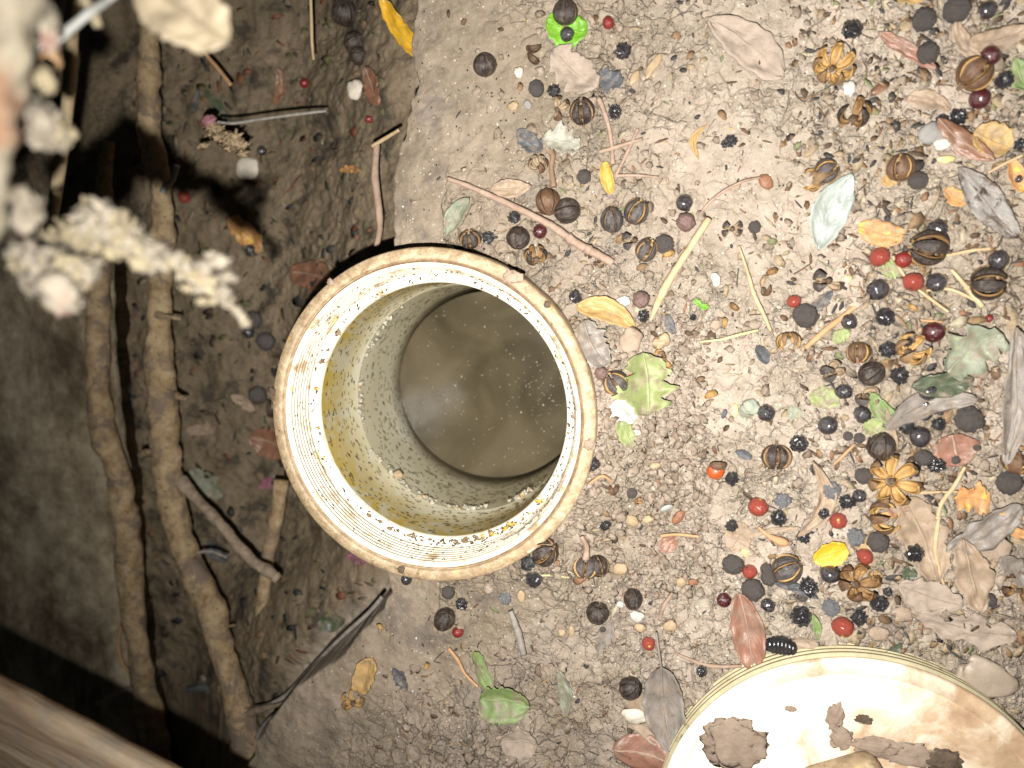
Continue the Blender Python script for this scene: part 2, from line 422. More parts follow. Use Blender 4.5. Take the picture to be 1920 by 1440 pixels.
simple('stone_slate', (.055, .06, .068), (.11, .115, .125), 200, .6, .0003)
simple('stone_green', (.20, .22, .17), (.32, .34, .27), 200, .7, .0004)
simple('seed_tan', (.26, .185, .105), (.38, .28, .17), 400, .55, .0002)
simple('seed_yellow', (.42, .35, .15), (.54, .47, .24), 300, .5, .0001)
simple('seed_brown', (.14, .06, .03), (.26, .12, .06), 400, .5, .0002)
simple('husk', (.36, .22, .04), (.50, .34, .09), 250, .5, .0003)
simple('fluff', (.07, .056, .038), (.25, .22, .17), 110, .9, .0008, spots=(.15, .09, .07), sscale=110, st=(.58, .66))
simple('fluff_cream', (.10, .078, .045), (.24, .20, .125), 160, .9, .0008)
simple('bark_pale', (.10, .08, .052), (.24, .215, .16), 90, .9, .0012, spots=(.15, .085, .05), sscale=70, st=(.56, .66))
simple('straw', (.15, .11, .06), (.24, .18, .10), 120, .7, .0003)
simple('thread_white', (.22, .22, .20), (.34, .34, .32), 120, .5, .0002)
simple('carapace', (.010, .010, .011), (.028, .027, .028), 300, .22, .0001, spec=.6)
simple('mud', (.26, .205, .155), (.36, .29, .225), 90, .45, .0003, spec=.5)
simple('dirt_on_lid', (.20, .145, .105), (.31, .235, .18), 160, .85, .0005)
simple('grit_dark', (.05, .035, .022), (.14, .10, .065), 300, .85, .0005)
simple('gunk', (.30, .27, .20), (.50, .47, .38), 500, .6, .0003, spots=(.45, .24, .05), sscale=260, st=(.6, .66))
simple('grime', (.12, .08, .045), (.28, .20, .12), 300, .8, .0002)
simple('stain', (.42, .22, .03), (.52, .33, .07), 300, .6, .0002)
simple('speck', (.035, .025, .012), (.075, .05, .02), 300, .7, .0001)
simple('foam', (.40, .36, .27), (.55, .50, .38), 300, .6, .0001)

def island(name, stops, rough=.8, bd=.0003, bsc=1400, spec=.35):
    n = NB(name, rnd=False)
    g = n.n('ShaderNodeNewGeometry')
    col = n.ramp(g.outputs['Random Per Island'], stops, 'CONSTANT')
    col = n.mix(n.mask(n.noise(900, 5, .7), .35, .7), n.mix(1.0, col, (.62, .58, .55), 'MULTIPLY'), col)
    n.bump(n.noise(bsc, 5, .7), bd)
    M[name] = n.fin(col, rough, spec)
island('crumbs', [(0, (.26, .205, .155)), (.3, (.31, .25, .195)), (.55, (.36, .295, .235)), (.78, (.28, .22, .17)), (.96, (.20, .15, .11)), (.98, (.42, .36, .29))])
island('litter', [(0, (.26, .17, .09)), (.10, (.15, .09, .05)), (.25, (.36, .28, .18)), (.42, (.10, .065, .04)), (.55, (.27, .22, .17)), (.70, (.055, .05, .048)),
                  (.84, (.26, .14, .08)), (.89, (.44, .38, .27)), (.96, (.20, .22, .11))], .65)
island('pit_litter', [(0, (.20, .13, .07)), (.2, (.06, .04, .025)), (.35, (.03, .03, .028)), (.5, (.15, .125, .09)), (.62, (.19, .075, .04)),
                      (.72, (.045, .045, .042)), (.82, (.11, .11, .05)), (.9, (.30, .26, .19)), (.96, (.10, .07, .05))], .6)
island('grit', [(0, (.62, .56, .46)), (.4, (.48, .40, .30)), (.7, (.70, .68, .62)), (.88, (.05, .045, .04)), (.95, (.58, .36, .12))], .5)

# ------------------------------------------------------------------ object helpers
def mesh(name, verts, faces, mats, smooth=True, midx=None, uv=None):
    me = bpy.data.meshes.new(name); me.from_pydata([tuple(v) for v in verts], [], faces)
    for m in (mats if isinstance(mats, (list, tuple)) else [mats]): me.materials.append(M[m] if isinstance(m, str) else m)
    if smooth: me.polygons.foreach_set('use_smooth', [True] * len(me.polygons))
    if midx: me.polygons.foreach_set('material_index', midx)
    if uv is not None:
        lay = me.uv_layers.new(name='UVMap')
        vi = np.zeros(len(me.loops), int); me.loops.foreach_get('vertex_index', vi)
        lay.data.foreach_set('uv', np.asarray(uv, float)[vi].ravel())
    me.update(); return me
def link(name, data, parent=None, loc=None):
    o = bpy.data.objects.new(name, data); C.objects.link(o)
    if parent: o.parent = parent
    if loc is not None: o.location = loc
    return o
def tag(o, label=None, cat=None, group=None, kind=None):
    if label: o['label'] = label
    if cat: o['category'] = cat
    if group: o['group'] = group
    if kind: o['kind'] = kind
    return o
def empty(name, loc, label=None, cat=None, group=None):
    o = link(name, None, None, loc); o.empty_display_size = .005
    return tag(o, label, cat, group)
def copy_tree(o, parent=None):
    c = o.copy(); C.objects.link(c); c.parent = parent
    for ch in list(o.children): copy_tree(ch, c)
    return c

_ico = {}
def ico(sub):
    if sub not in _ico:
        bm = bmesh.new(); bmesh.ops.create_icosphere(bm, subdivisions=sub, radius=1)
        _ico[sub] = ([v.co.copy() for v in bm.verts], [[v.index for v in f.verts] for f in bm.faces]); bm.free()
    return _ico[sub]
def blob(sub, amp, freq, seed, ridged=False, sq=(1, 1, 1)):
    V, F = ico(sub); out = []
    for v in V:
        n = mnoise.fractal(v * freq + Vector((seed * 7.3, seed * 3.1, seed)), 1.0, 2.0, 3)
        if ridged: n = -abs(n) * 1.6 + .25
        p = v * (1 + amp * n); out.append(Vector((p.x * sq[0], p.y * sq[1], p.z * sq[2])))
    return out, F
def tube(pts, rads, seg=10, cap=True, jit=0.0, seed=0, freq=200):
    """swept tube along points, radius per point"""
    pts = [Vector(p) for p in pts]; V = []; F = []
    n = len(pts); prev = None
    for i, p in enumerate(pts):
        t = (pts[min(i + 1, n - 1)] - pts[max(i - 1, 0)]).normalized()
        if prev is None:
            a = t.orthogonal().normalized()
        else: a = (prev - t * prev.dot(t)).normalized()
        prev = a; b = t.cross(a)
        for k in range(seg):
            th = 2 * math.pi * k / seg
            d = a * math.cos(th) + b * math.sin(th); r = rads[i]
            if jit: r *= 1 + jit * mnoise.fractal((p + d * r) * freq + Vector((seed, seed, 0)), 1.0, 2.0, 4)
            V.append(p + d * r)
        if i:
            for k in range(seg):
                k2 = (k + 1) % seg
                F.append([(i - 1) * seg + k, (i - 1) * seg + k2, i * seg + k2, i * seg + k])
    if cap:
        F.append(list(range(seg))[::-1]); F.append([(n - 1) * seg + k for k in range(seg)])
    return V, F
def smooth_path(pts, sub=6):
    """Catmull-Rom through points (tuples of any length)"""
    P = [np.array(p, float) for p in pts]; out = []
    for i in range(len(P) - 1):
        a = P[max(i - 1, 0)]; b = P[i]; c = P[i + 1]; d = P[min(i + 2, len(P) - 1)]
        for k in range(sub):
            t = k / sub
            out.append(.5 * (2 * b + (c - a) * t + (2 * a - 5 * b + 4 * c - d) * t * t + (3 * b - a - 3 * c + d) * t ** 3))
    out.append(P[-1]); return out
def lathe(prof, seg, mats, name, mi=None, a0=0):
    V = []; F = []; I = []
    for r, z in prof:
        for k in range(seg):
            th = 2 * math.pi * k / seg; V.append((r * math.cos(th), r * math.sin(th), z))
    for i in range(len(prof) - 1):
        for k in range(seg):
            k2 = (k + 1) % seg; F.append([i * seg + k, i * seg + k2, (i + 1) * seg + k2, (i + 1) * seg + k])
            I.append(mi[i] if mi else 0)
    return mesh(name, V, F, mats, midx=I)

# ------------------------------------------------------------------ ground sheet
STEP = 0.00048
xs = np.concatenate([-np.geomspace(1.6, .47, 14), np.arange(-.46, -.245, .0011), np.arange(-.245, .165, STEP), np.geomspace(.168, 1.4, 16)])
ys = np.concatenate([-np.geomspace(1.6, .25, 16), np.arange(-.245, .15, STEP), np.geomspace(.153, 1.4, 16)])
GX, GY = np.meshgrid(xs, ys)
GZ, GD, GR, GC = H(GX, GY, True)
nx, ny = len(xs), len(ys)
co = np.stack([GX, GY, GZ], -1).reshape(-1, 3)
iy, ix = np.meshgrid(np.arange(ny - 1), np.arange(nx - 1), indexing='ij')
q = np.stack([iy * nx + ix, iy * nx + ix + 1, (iy + 1) * nx + ix + 1, (iy + 1) * nx + ix], -1).reshape(-1, 4)
rr = GR.reshape(-1)
q = q[~(rr[q].max(1) < .0575)]
me = bpy.data.meshes.new('ground')
me.vertices.add(len(co)); me.vertices.foreach_set('co', co.ravel())
me.loops.add(len(q) * 4); me.loops.foreach_set('vertex_index', q.ravel().astype(np.int32))
me.polygons.add(len(q)); me.polygons.foreach_set('loop_start', np.arange(0, len(q) * 4, 4, dtype=np.int32))
me.polygons.foreach_set('use_smooth', np.ones(len(q), bool))
me.update()
damp_falloff = sst(.004, -.022, GD) * 1.0
damp_falloff = np.maximum(damp_falloff, .30 * np.exp(-((GR - .066) / .016) ** 2) * (GD > 0))
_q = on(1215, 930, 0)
damp_falloff = np.maximum(damp_falloff, .42 * np.exp(-(((GX - _q.x) / .026) ** 2 + ((GY - _q.y) / .042) ** 2)) * np.clip(.8 + 1.2 * fbm(GX * 60, GY * 60, 3, 6), .2, 1.3))
_q = on(1830, 700, 0)  # soil darker along the right side
damp_falloff = np.maximum(damp_falloff, .50 * np.exp(-(((GX - _q.x) / .045) ** 2 + ((GY - _q.y) / .16) ** 2)) * np.clip(.8 + 1.4 * fbm(GX * 50, GY * 50, 3, 3), .1, 1.3))
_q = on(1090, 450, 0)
damp_falloff = np.maximum(damp_falloff, .45 * np.exp(-(((GX - _q.x) / .022) ** 2 + ((GY - _q.y) / .035) ** 2)) * np.clip(.8 + 1.4 * fbm(GX * 50, GY * 50, 3, 3), .1, 1.3))
_q = on(1040, 1350, 0)  # soil darker at the bottom centre
damp_falloff = np.maximum(damp_falloff, .60 * np.exp(-(((GX - _q.x) / .07) ** 2 + ((GY - _q.y) / .03) ** 2)) * np.clip(.8 + 1.2 * fbm(GX * 60, GY * 60, 3, 6), .2, 1.3))
damp_falloff = np.maximum(damp_falloff, np.clip(.62 * sst(.14, .03, GD) * (GD > -.002) + .1 * fbm(GX * 30, GY * 30, 3, 2), 0, 1))  # light fall-off painted in: slab soil darkens towards the bank edge
at = me.attributes.new('damp_falloff', 'FLOAT', 'POINT'); at.data.foreach_set('value', damp_falloff.reshape(-1).astype(np.float32))
at = me.attributes.new('crumble', 'FLOAT', 'POINT'); at.data.foreach_set('value', np.clip(GC, 0, 1).reshape(-1).astype(np.float32))
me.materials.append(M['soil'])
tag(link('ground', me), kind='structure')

# ------------------------------------------------------------------ the open pipe
PS = 1.048
pipe = empty('cleanout_pipe', (PC.x, PC.y, PZ), 'open white plastic cleanout pipe with stained threaded rim, murky water inside', 'pipe')
pipe.scale = (PS, PS, 1); SEG = 160
rim = [(.0585, -.30), (.0600, -.034), (.0605, -.022), (.0632, -.020), (.0632, -.0015), (.0626, -.0004), (.0600, 0), (.0590, 0), (.0586, -.0006), (.0585, -.0024), (.0579, -.0024), (.0577, -.0008), (.0575, -.0008)]
link('rim', lathe(rim, SEG, ['pvc_rim', 'groove'], 'rim', [0] * 9 + [1, 1, 0]), pipe)
th = [(.0575, -.0008), (.0562, -.0010)]; tm = [0, 0]
nT = 7
for k in range(nT):
    z0 = -.0016 - k * .0018; r0 = .0560 - k * .00026
    tm += [0, 1, 1, 0, 0]; th += [(r0, z0), (r0 - .0004, z0 - .0004), (r0 - .0004, z0 - .0008), (r0 + .0004, z0 - .0012), (r0 + .0004, z0 - .0015)]
th += [(.0542, -.0148)]
link('threads', lathe(th, SEG, ['pvc_thread', 'groove_pale'], 'threads', tm), pipe)
led = [(.0542, -.0148), (.0539, -.0152), (.0512, -.0160), (.0507, -.0166), (.0505, -.0180)]
link('ledge', lathe(led, SEG, ['pvc'], 'ledge'), pipe)
wl = [(.0505, -.0180), (.0506, -.0340), (.0505, -.0548), (.0503, -.0551), (.0502, -.0556), (.0503, -.0566), (.0502, -.0580), (.0501, -.0590), (.0500, -.1045), (.0499, -.1085), (.0500, -.3)]
link('inner_wall', lathe(wl, SEG, ['pvc_wall'], 'inner_wall'), pipe)
# flecks stuck on wall and ledge
V = []; F = []
def fleck(p, t, nrm, l, wd, th_=.00012):
    b = nrm.cross(t).normalized(); i = len(V)
    j = [rng.uniform(.6, 1.1) for _ in range(6)]
    ring = [(-l, 0), (-l * .5, wd * j[0]), (l * .5, wd * j[1]), (l, 0), (l * .4, -wd * j[2]), (-l * .5, -wd * j[3])]
    for u, v in ring: V.append(p + t * u + b * v)
    for u, v in ring: V.append(p + t * u * .7 + b * v * .7 + nrm * th_)
    F.append([i + 6 + k for k in range(6)])
    for k in range(6): F.append([i + k, i + (k + 1) % 6, i + 6 + (k + 1) % 6, i + 6 + k])
for _ in range(2500):
    a = rng.uniform(0, 2 * math.pi); z = -rng.uniform(.019, .112)
    if -.060 < z < -.053: continue
    r = .0504 if z > -.054 else .0499
    n_ = Vector((-math.cos(a), -math.sin(a), 0)); t = Vector((-math.sin(a), math.cos(a), rng.uniform(-.35, .1))).normalized()
    big = rng.random() ** 2
    fleck(Vector((r * math.cos(a), r * math.sin(a), z)), t, n_, .0005 + .0010 * big, .00020 + .00022 * rng.random())
for _ in range(150):
    a = rng.uniform(0, 2 * math.pi); k = rng.uniform(0, 1)
    if rng.random() < .45: a = rng.gauss(-1.35, .5)
    r = .0539 + (.0512 - .0539) * k; z = -.0152 - .0008 * k
    t = Vector((-math.sin(a), math.cos(a), 0)).lerp(Vector((rng.uniform(-1, 1), rng.uniform(-1, 1), 0)), .5).normalized()
    fleck(Vector((r * math.cos(a), r * math.sin(a), z + .0001)), t, Vector((0, 0, 1)), rng.uniform(.0003, .0011), rng.uniform(.0002, .00055))
for _ in range(170):
    a = rng.uniform(0, 2 * math.pi); k = rng.random()
    r = .056 - k * .0016; z = -.0018 - k * .012
    fleck(Vector(((r - .0006) * math.cos(a), (r - .0006) * math.sin(a), z)), Vector((-math.sin(a), math.cos(a), 0)), Vector((-math.cos(a) * .5, -math.sin(a) * .5, .8)).normalized(), rng.uniform(.0002, .0007), .0002)
tag(link('flecks', mesh('flecks', V, F, 'speck', smooth=False), pipe), kind='stuff')
# crust on the joint
V = []; F = []
def addblob(c, r, seed, sub=2, amp=.45, sq=(1, 1, 1), rot=None, fq=1.6):
    v, f = blob(sub, amp, fq, seed, sq=sq); i = len(V)
    for p in v:
        p = p * r
        if rot is not None: p = rot @ p
        V.append(c + p)
    F.extend([[i + k for k in ff] for ff in f])
for _ in range(150):
    a = rng.choice([rng.gauss(3.2, .22), rng.gauss(-2.25, .10), rng.gauss(-1.95, .10), rng.gauss(2.5, .12), rng.gauss(-1.55, .06), rng.gauss(-1.0, .08)])
    r = .0494 + rng.uniform(-.0008, .0004); z = -.0560 + rng.gauss(0, .0009)
    if rng.random() < .25: z += .0015
    addblob(Vector((r * math.cos(a), r * math.sin(a), z)), rng.uniform(.0002, .0010), rng.random() * 50, 2, 1.3)
tag(link('crust', mesh('crust', V, F, 'gunk'), pipe), kind='stuff')
V = []; F = []
a = -2.30
addblob(Vector((.0478 * math.cos(a), .0478 * math.sin(a), -.0555)), .0026, 3, 3, .25, (1, .8, .6))
link('pale_lump', mesh('pale_lump', V, F, 'seed_tan'), pipe)
# orange stains and black crust on the ledge
for ang, n_, mt, sp_ in ((-1.05, 12, 'stain', .10), (-.72, 5, 'stain', .06), (-1.75, 8, 'grime', .08), (-1.30, 16, 'grime', .12), (3.0, 4, 'stain', .3), (-.1, 5, 'grime', .15), (-2.2, 4, 'grime', .3), (2.5, 4, 'grime', .2)):
    V = []; F = []
    for _ in range(n_):
        a = rng.gauss(ang, sp_); r = .0525 + rng.uniform(-.0013, .0012)
        addblob(Vector((r * math.cos(a), r * math.sin(a), -.0155)), rng.uniform(.0004, .0014), rng.random() * 50, 2, 1.2, (1, .7, .15))
    link('ledge_stain', mesh('ledge_stain', V, F, mt), pipe)
# mud patches on the rim
for ang, rr_, z, s_, mt in ((3.02, .0628, -.001, .0030, 'grit_dark'), (3.10, .0632, -.004, .0022, 'grit_dark'), (1.02, .0612, .0002, .0026, 'stone_clay'), (.98, .0625, 0, .0018, 'stone_clay'),
                            (-1.75, .0600, .0001, .0014, 'grit_dark'), (2.2, .0625, .0, .0013, 'stone_clay'), (-.12, .0615, .0002, .0019, 'stone_clay'), (.75, .0622, .0002, .0012, 'grit_dark')):
    V = []; F = []
    addblob(Vector((rr_ * math.cos(ang), rr_ * math.sin(ang), z)), s_, ang * 9, 3, .6, (1, 1, .35))
    link('mud_patch', mesh('mud_patch', V, F, mt), pipe)
# water
WZ = PZ - .111
wV = [(0, 0, 0)]; wF = []
for i in range(1, 13):
    for k in range(64): a = 2 * math.pi * k / 64; wV.append((.0522 * i / 12 * math.cos(a), .0502 * i / 12 * math.sin(a), 0))
for k in range(64): wF.append([0, 1 + k, 1 + (k + 1) % 64])
for i in range(11):
    for k in range(64): k2 = (k + 1) % 64; wF.append([1 + i * 64 + k, 1 + (i + 1) * 64 + k, 1 + (i + 1) * 64 + k2, 1 + i * 64 + k2])
tag(link('water', mesh('water', wV, wF, 'water'), None, (PC.x, PC.y, WZ)), kind='structure')
V = []; F = []
for _ in range(230):
    a = rng.uniform(0, 6.283); r = .0495 * math.sqrt(rng.random())
    x, y = r * math.cos(a), r * math.sin(a)
    if rng.random() < .25: x, y = .024 + rng.gauss(0, .008), -.004 + rng.gauss(0, .010)
    if x * x + y * y > .048 ** 2: continue
    addblob(Vector((x, y, .0001)), rng.uniform(.00012, .00035) * (1.5 if rng.random() < .08 else 1), rng.random() * 40, 1, .3, (1, 1, .4))
tag(link('floating_specks', mesh('floating_specks', V, F, 'foam'), None, (PC.x, PC.y, WZ)), label='pale specks and foam bits floating on the murky water in the pipe', cat='specks', kind='stuff')

# ------------------------------------------------------------------ the lid
LR = .0737
lid = empty('threaded_lid', (LC.x, LC.y, .001), 'round stained white threaded plastic lid lying on the soil', 'lid')
ls = [(LR * .90, -.004), (LR + .0005, -.002)]
for k in range(4):
    z0 = .0 + k * .0027
    ls += [(LR + .0006, z0), (LR + .0006, z0 + .0011), (LR - .0004, z0 + .0016), (LR - .0004, z0 + .0023)]
ls += [(LR - .0002, .0110)]
link('thread_side', lathe(ls, 200, ['lidside'], 'thread_side'), lid)
lt = [(LR - .0002, .0110), (LR - .0004, .0122), (LR - .0012, .0126), (LR - .0058, .0127), (LR - .0063, .0121), (LR - .0068, .0121), (LR - .0074, .0128), (LR * .6, .0134), (LR * .3, .0136), (.0008, .0136), (.0, .0136)]
link('face_disc', lathe(lt, 200, ['lid'], 'face_disc'), lid)
def onlid(px, py, z=.0146): return on(px, py, z) - Vector((LC.x, LC.y, .001))
# square raised grip (rounded box)
def rbox(sx, sy, sz, bev, mat, name):
    bm = bmesh.new(); bmesh.ops.create_cube(bm, size=1)
    for v in bm.verts: v.co = Vector((v.co.x * sx, v.co.y * sy, v.co.z * sz))
    bmesh.ops.bevel(bm, geom=list(bm.edges), offset=bev, segments=4, affect='EDGES', profile=.5)
    me = bpy.data.meshes.new(name); bm.to_mesh(me); bm.free(); me.materials.append(M[mat])
    me.polygons.foreach_set('use_smooth', [True] * len(me.polygons)); return me
g = link('grip', rbox(.030, .034, .014, .0055, 'pvc_rim', 'grip'), lid, onlid(1600, 1512, .020)); g.location.z = .0185
g.rotation_euler = (0, 0, .45)
for (px, py, r, mt, sq, sd) in ((1378, 1394, 55, 'dirt_on_lid', (1, .86, .05), 3), (1567, 1345, 26, 'dirt_on_lid', (.55, 1, .12), 9), (1578, 1385, 24, 'dirt_on_lid', (.8, .9, .10), 4),
                        (1640, 1400, 34, 'dirt_on_lid', (1.2, .5, .12), 13), (1770, 1430, 30, 'grit_dark', (1, .8, .10), 5), (1483, 1330, 10, 'dirt_on_lid', (1, .5, .1), 2), (1700, 1415, 40, 'dirt_on_lid', (1.3, .55, .05), 8), (1620, 1350, 14, 'grit_dark', (1, .6, .1), 8)):
    V = []; F = []
    c = onlid(px, py); rad_ = r * .00021
    v, f = blob(4, .38, 2.2, sd, sq=(1, 1, 1))
    for p in v: V.append(Vector((p.x * rad_ * sq[0], p.y * rad_ * sq[1], p.z * rad_ * sq[2] * 1.6)))
    o = link('dirt_patch', mesh('dirt_patch', V, f, mt), lid, c); o.location.z = .0134

# ------------------------------------------------------------------ pit: concrete footing, roots, board, post
ZP = -.100
V = []; F = []
cp = [(-260, 440), (200, 560), (245, 700), (215, 900), (225, 1100), (262, 1300), (330, 1500), (-300, 1600)]
top = [on(a, b, ZP + .006) for a, b in cp]
A0, A1 = on(-200, 560, ZP + .008), on(-200, 1500, ZP + .008)
nU, nV = 110, 150
for j in range(nV + 1):
    t = j / nV; py = 400 + t * 1120
    rx = np.interp(py, [400, 640, 760, 900, 1100, 1300, 1520], [185, 190, 200, 222, 236, 258, 320])
    for i in range(nU + 1):
        s = i / nU; px = -420 + (rx + 420) * s
        p = on(px, py, ZP + .008)
        p.z += .0022 * float(fbm(np.array(p.x * 90), np.array(p.y * 90), 4, 3)) - .012 * max(0, (s - .93) / .07) ** 2
        V.append(p)
for j in range(nV):
    for i in range(nU): a = j * (nU + 1) + i; F.append([a, a + nU + 1, a + nU + 2, a + 1])
n0 = len(V); bord = [j * (nU + 1) + nU for j in range(nV + 1)]
for b_ in bord: V.append(V[b_] + Vector((.002, 0, -.05)))
for k in range(nV): F.append([bord[k], n0 + k, n0 + k + 1, bord[k + 1]][::1])
o = link('concrete_footing', mesh('concrete_footing', V, F, 'concrete'))
tag(o, 'mossy grey-brown concrete footing at the left of the pit', 'footing')

def root(name, pts, mat, label, cat='root', jit=.22, seg=26, parent=None, freq=105, sub=14):
    kn = random.Random(int(pts[0][0]))
    P = smooth_path([(on(a, b, z).x, on(a, b, z).y, z, r * (kn.uniform(.82, 1.08) if r > 12 else 1)) for a, b, z, r in pts], sub)
    pos = [Vector(p[:3]) for p in P]; rads = [p[3] * (.83 if p[3] > 10 else 1) * depth_of(Vector(p[:3])) / FPX for p in P]
    base = pos[len(pos) // 2].copy() if not parent else parent.matrix_world.translation * 0 + parent.location
    V, F = tube([p - base for p in pos], rads, seg, True, jit, len(pts) * 3.3 + pts[0][0], freq)
    o = link(name, mesh(name, V, F, mat), parent, None if parent else base)
    if label: tag(o, label, cat)
    return o
root('root', [(272, -60, -.078, 22), (280, 60, -.078, 23), (279, 170, -.078, 25), (282, 260, -.079, 27), (300, 340, -.080, 24), (306, 450, -.080, 25), (300, 560, -.078, 26), (298, 640, -.076, 30), (303, 740, -.076, 28), (312, 850, -.074, 29), (326, 960, -.072, 29), (352, 1045, -.068, 31), (392, 1130, -.064, 30),
              (420, 1230, -.058, 30), (445, 1320, -.050, 34), (462, 1400, -.044, 40), (480, 1520, -.038, 42)], 'root', 'long bumpy tan root crossing the pit from the top to the bank', jit=.26)
mr = bpy.data.objects['root']
root('side_branch', [(338, 900, -.074, 20), (372, 940, -.070, 13), (420, 990, -.064, 12), (465, 1045, -.058, 12), (500, 1070, -.054, 12), (522, 1086, -.052, 9)], 'root_grey', None, parent=mr, jit=.3)
for (a, b, a2, b2, r) in ((296, 590, 338, 598, 5), (330, 742, 348, 748, 5), (270, 850, 290, 842, 5), (398, 1180, 440, 1172, 4), (415, 1290, 452, 1302, 5)):
    root('root_nub', [(a, b, -.072, r + 3), ((a + a2) / 2, (b + b2) / 2, -.068, r), (a2, b2, -.066, r * .6)], 'root', None, parent=mr, jit=.4, seg=10)
root('root', [(205, 265, -.086, 12), (196, 350, -.086, 18), (188, 470, -.086, 24), (184, 600, -.086, 26), (184, 720, -.084, 26), (196, 820, -.082, 26), (222, 890, -.080, 27), (238, 1000, -.080, 26), (246, 1120, -.080, 27), (264, 1250, -.078, 28), (285, 1360, -.076, 27), (310, 1500, -.076, 28)], 'root', 'straight ochre root lying on the footing, left of the long root', jit=.24)
root('root', [(528, 900, -.085, 16), (520, 960, -.085, 15), (502, 1050, -.085, 15), (490, 1150, -.085, 16), (482, 1240, -.085, 15), (474, 1330, -.085, 12)], 'root', 'short tan root between the long root and the pipe', jit=.2)
root('rootlet', [(716, 1120, -.012, 4), (690, 1150, -.016, 4.5), (640, 1195, -.022, 4), (600, 1235, -.03, 4), (560, 1280, -.036, 5), (535, 1305, -.04, 5), (505, 1322, -.042, 5), (478, 1330, -.045, 7)], 'twig_grey', 'thin pale rootlet rising from the pit over the bank below the pipe', 'rootlet', jit=.1, seg=8)
root('rootlet', [(545, 1316, -.030, 3), (520, 1322, -.034, 4), (495, 1328, -.038, 6), (470, 1336, -.044, 9)], 'root_grey', 'short forked rootlet joining the long root near the bank', 'rootlet', jit=.1, seg=8)
root('rootlet', [(540, 1330, -.030, 5), (512, 1345, -.036, 6), (490, 1370, -.042, 6), (476, 1400, -.046, 5)], 'twig_grey', 'curved grey rootlet against the bank by the red berry', 'rootlet', jit=.1, seg=8)
root('rootlet', [(245, 1290, -.086, 2.5), (215, 1300, -.087, 3), (180, 1320, -.088, 2.5)], 'twig_grey', 'hair-thin rootlet left of the ochre root near the board', 'rootlet', jit=.1, seg=6)
root('rootlet', [(232, 1160, -.085, 3), (222, 1200, -.086, 3), (228, 1240, -.086, 3), (244, 1262, -.084, 2.5)], 'twig_orange', 'hair-thin looped rootlet hugging the ochre root', 'rootlet', jit=.1, seg=6)
root('rootlet', [(365, 1037, -.07, 3), (395, 1034, -.068, 3.5), (425, 1045, -.066, 2.5)], 'twig_grey', 'short white rootlet right of the long root above its bend', 'rootlet', jit=.1, seg=6)
root('dangling_stem', [(366, 60, -.080, 3), (385, 100, -.080, 4), (410, 130, -.080, 4), (433, 160, -.080, 4)], 'twig_orange', 'thin orange stem on the pit floor below the hanging leaf', 'stem', jit=.1, seg=8)
root('stem', [(408, 229, -.055, 3), (440, 231, -.055, 3), (500, 222, -.058, 3), (560, 214, -.06, 3), (612, 208, -.062, 2.5)], 'twig_grey', 'long thin grey stem reaching right from the pale flower', 'stem', jit=.1, seg=8)
root('stem', [(582, -20, -.06, 3), (584, 40, -.06, 3), (585, 80, -.06, 3), (588, 112, -.06, 2)], 'twig_pale', 'thin upright tan stem above the small red pit berry', 'stem', jit=.1, seg=8)
root('twig', [(707, 270, -.045, 6), (703, 330, -.045, 7), (710, 390, -.045, 7), (712, 430, -.045, 6), (706, 462, -.045, 5)], 'twig_pink', 'pinkish brown twig standing along the bank above the pipe', 'twig', jit=.15, seg=10)
root('twig', [(748, 244, -.03, 3.5), (725, 258, -.034, 4), (698, 274, -.038, 3.5)], 'twig_pale', 'small pale twig over the bank above the pink twig', 'twig', jit=.15, seg=8)
root('glass_thread', [(332, 310, -.050, 5), (325, 335, -.052, 5), (310, 352, -.054, 7), (306, 362, -.054, 7)], 'thread_white', 'short bent white fibre over the long root beside the pit shadow', 'fibre', jit=.2, seg=8)
root('plastic_shred', [(350, 1294, -.098, 5), (380, 1290, -.097, 8), (415, 1297, -.098, 3)], 'stone_slate', 'bluish grey plastic shred on the pit floor between two roots', 'plastic shred', jit=.3, seg=8)

# board in the lower left corner
BZ = .112
BT = .0075
A = on(-260, 1126, BZ - BT); B = on(520, 1532, BZ - BT)
A.z = B.z = BZ
d = (B - A).normalized(); nrm = Vector((-d.y, d.x, 0)); 
if (on(0, 1700, BZ) - A).dot(nrm) < 0: nrm = -nrm
Lb = (B - A).length; BW = .09; bev = .0022
V = []; F = []
prof = [(0, -BT), (0, -bev), (bev * .35, -bev * .35), (bev * 1.5, 0)] + [(bev * 1.5 + (BW - bev * 1.5) * k / 26, 0) for k in range(1, 27)] + [(BW, -BT)]
nL = 60
for i in range(nL + 1):
    x = Lb * i / nL
    for (u, z) in prof:
        jz = .0005 * mnoise.noise(Vector((x * 30, u * 260, 0))) + .0003 * mnoise.noise(Vector((x * 120, u * 900, 4)))
        V.append((x, u + (.0006 * mnoise.noise(Vector((x * 90, z * 90, 2))) if u < .01 else 0), z + (jz if z > -bev else 0)))
m_ = len(prof)
for i in range(nL):
    for k in range(m_):
        k2 = (k + 1) % m_; F.append([i * m_ + k, i * m_ + k2, (i + 1) * m_ + k2, (i + 1) * m_ + k])
F.append(list(range(m_))); F.append([nL * m_ + k for k in range(m_)][::-1])
o = link('wooden_board', mesh('wooden_board', V, F, 'board'))
o.matrix_world = Matrix.Translation(A) @ Matrix((d, nrm, Vector((0, 0, 1)))).transposed().to_4x4()
tag(o, 'weathered brown wooden board with a grey worn edge in the lower left corner', 'board')
bm_ = o.data; bmesh_ = bmesh.new(); bmesh_.from_mesh(bm_); bmesh.ops.recalc_face_normals(bmesh_, faces=bmesh_.faces); bmesh_.to_mesh(bm_); bmesh_.free()

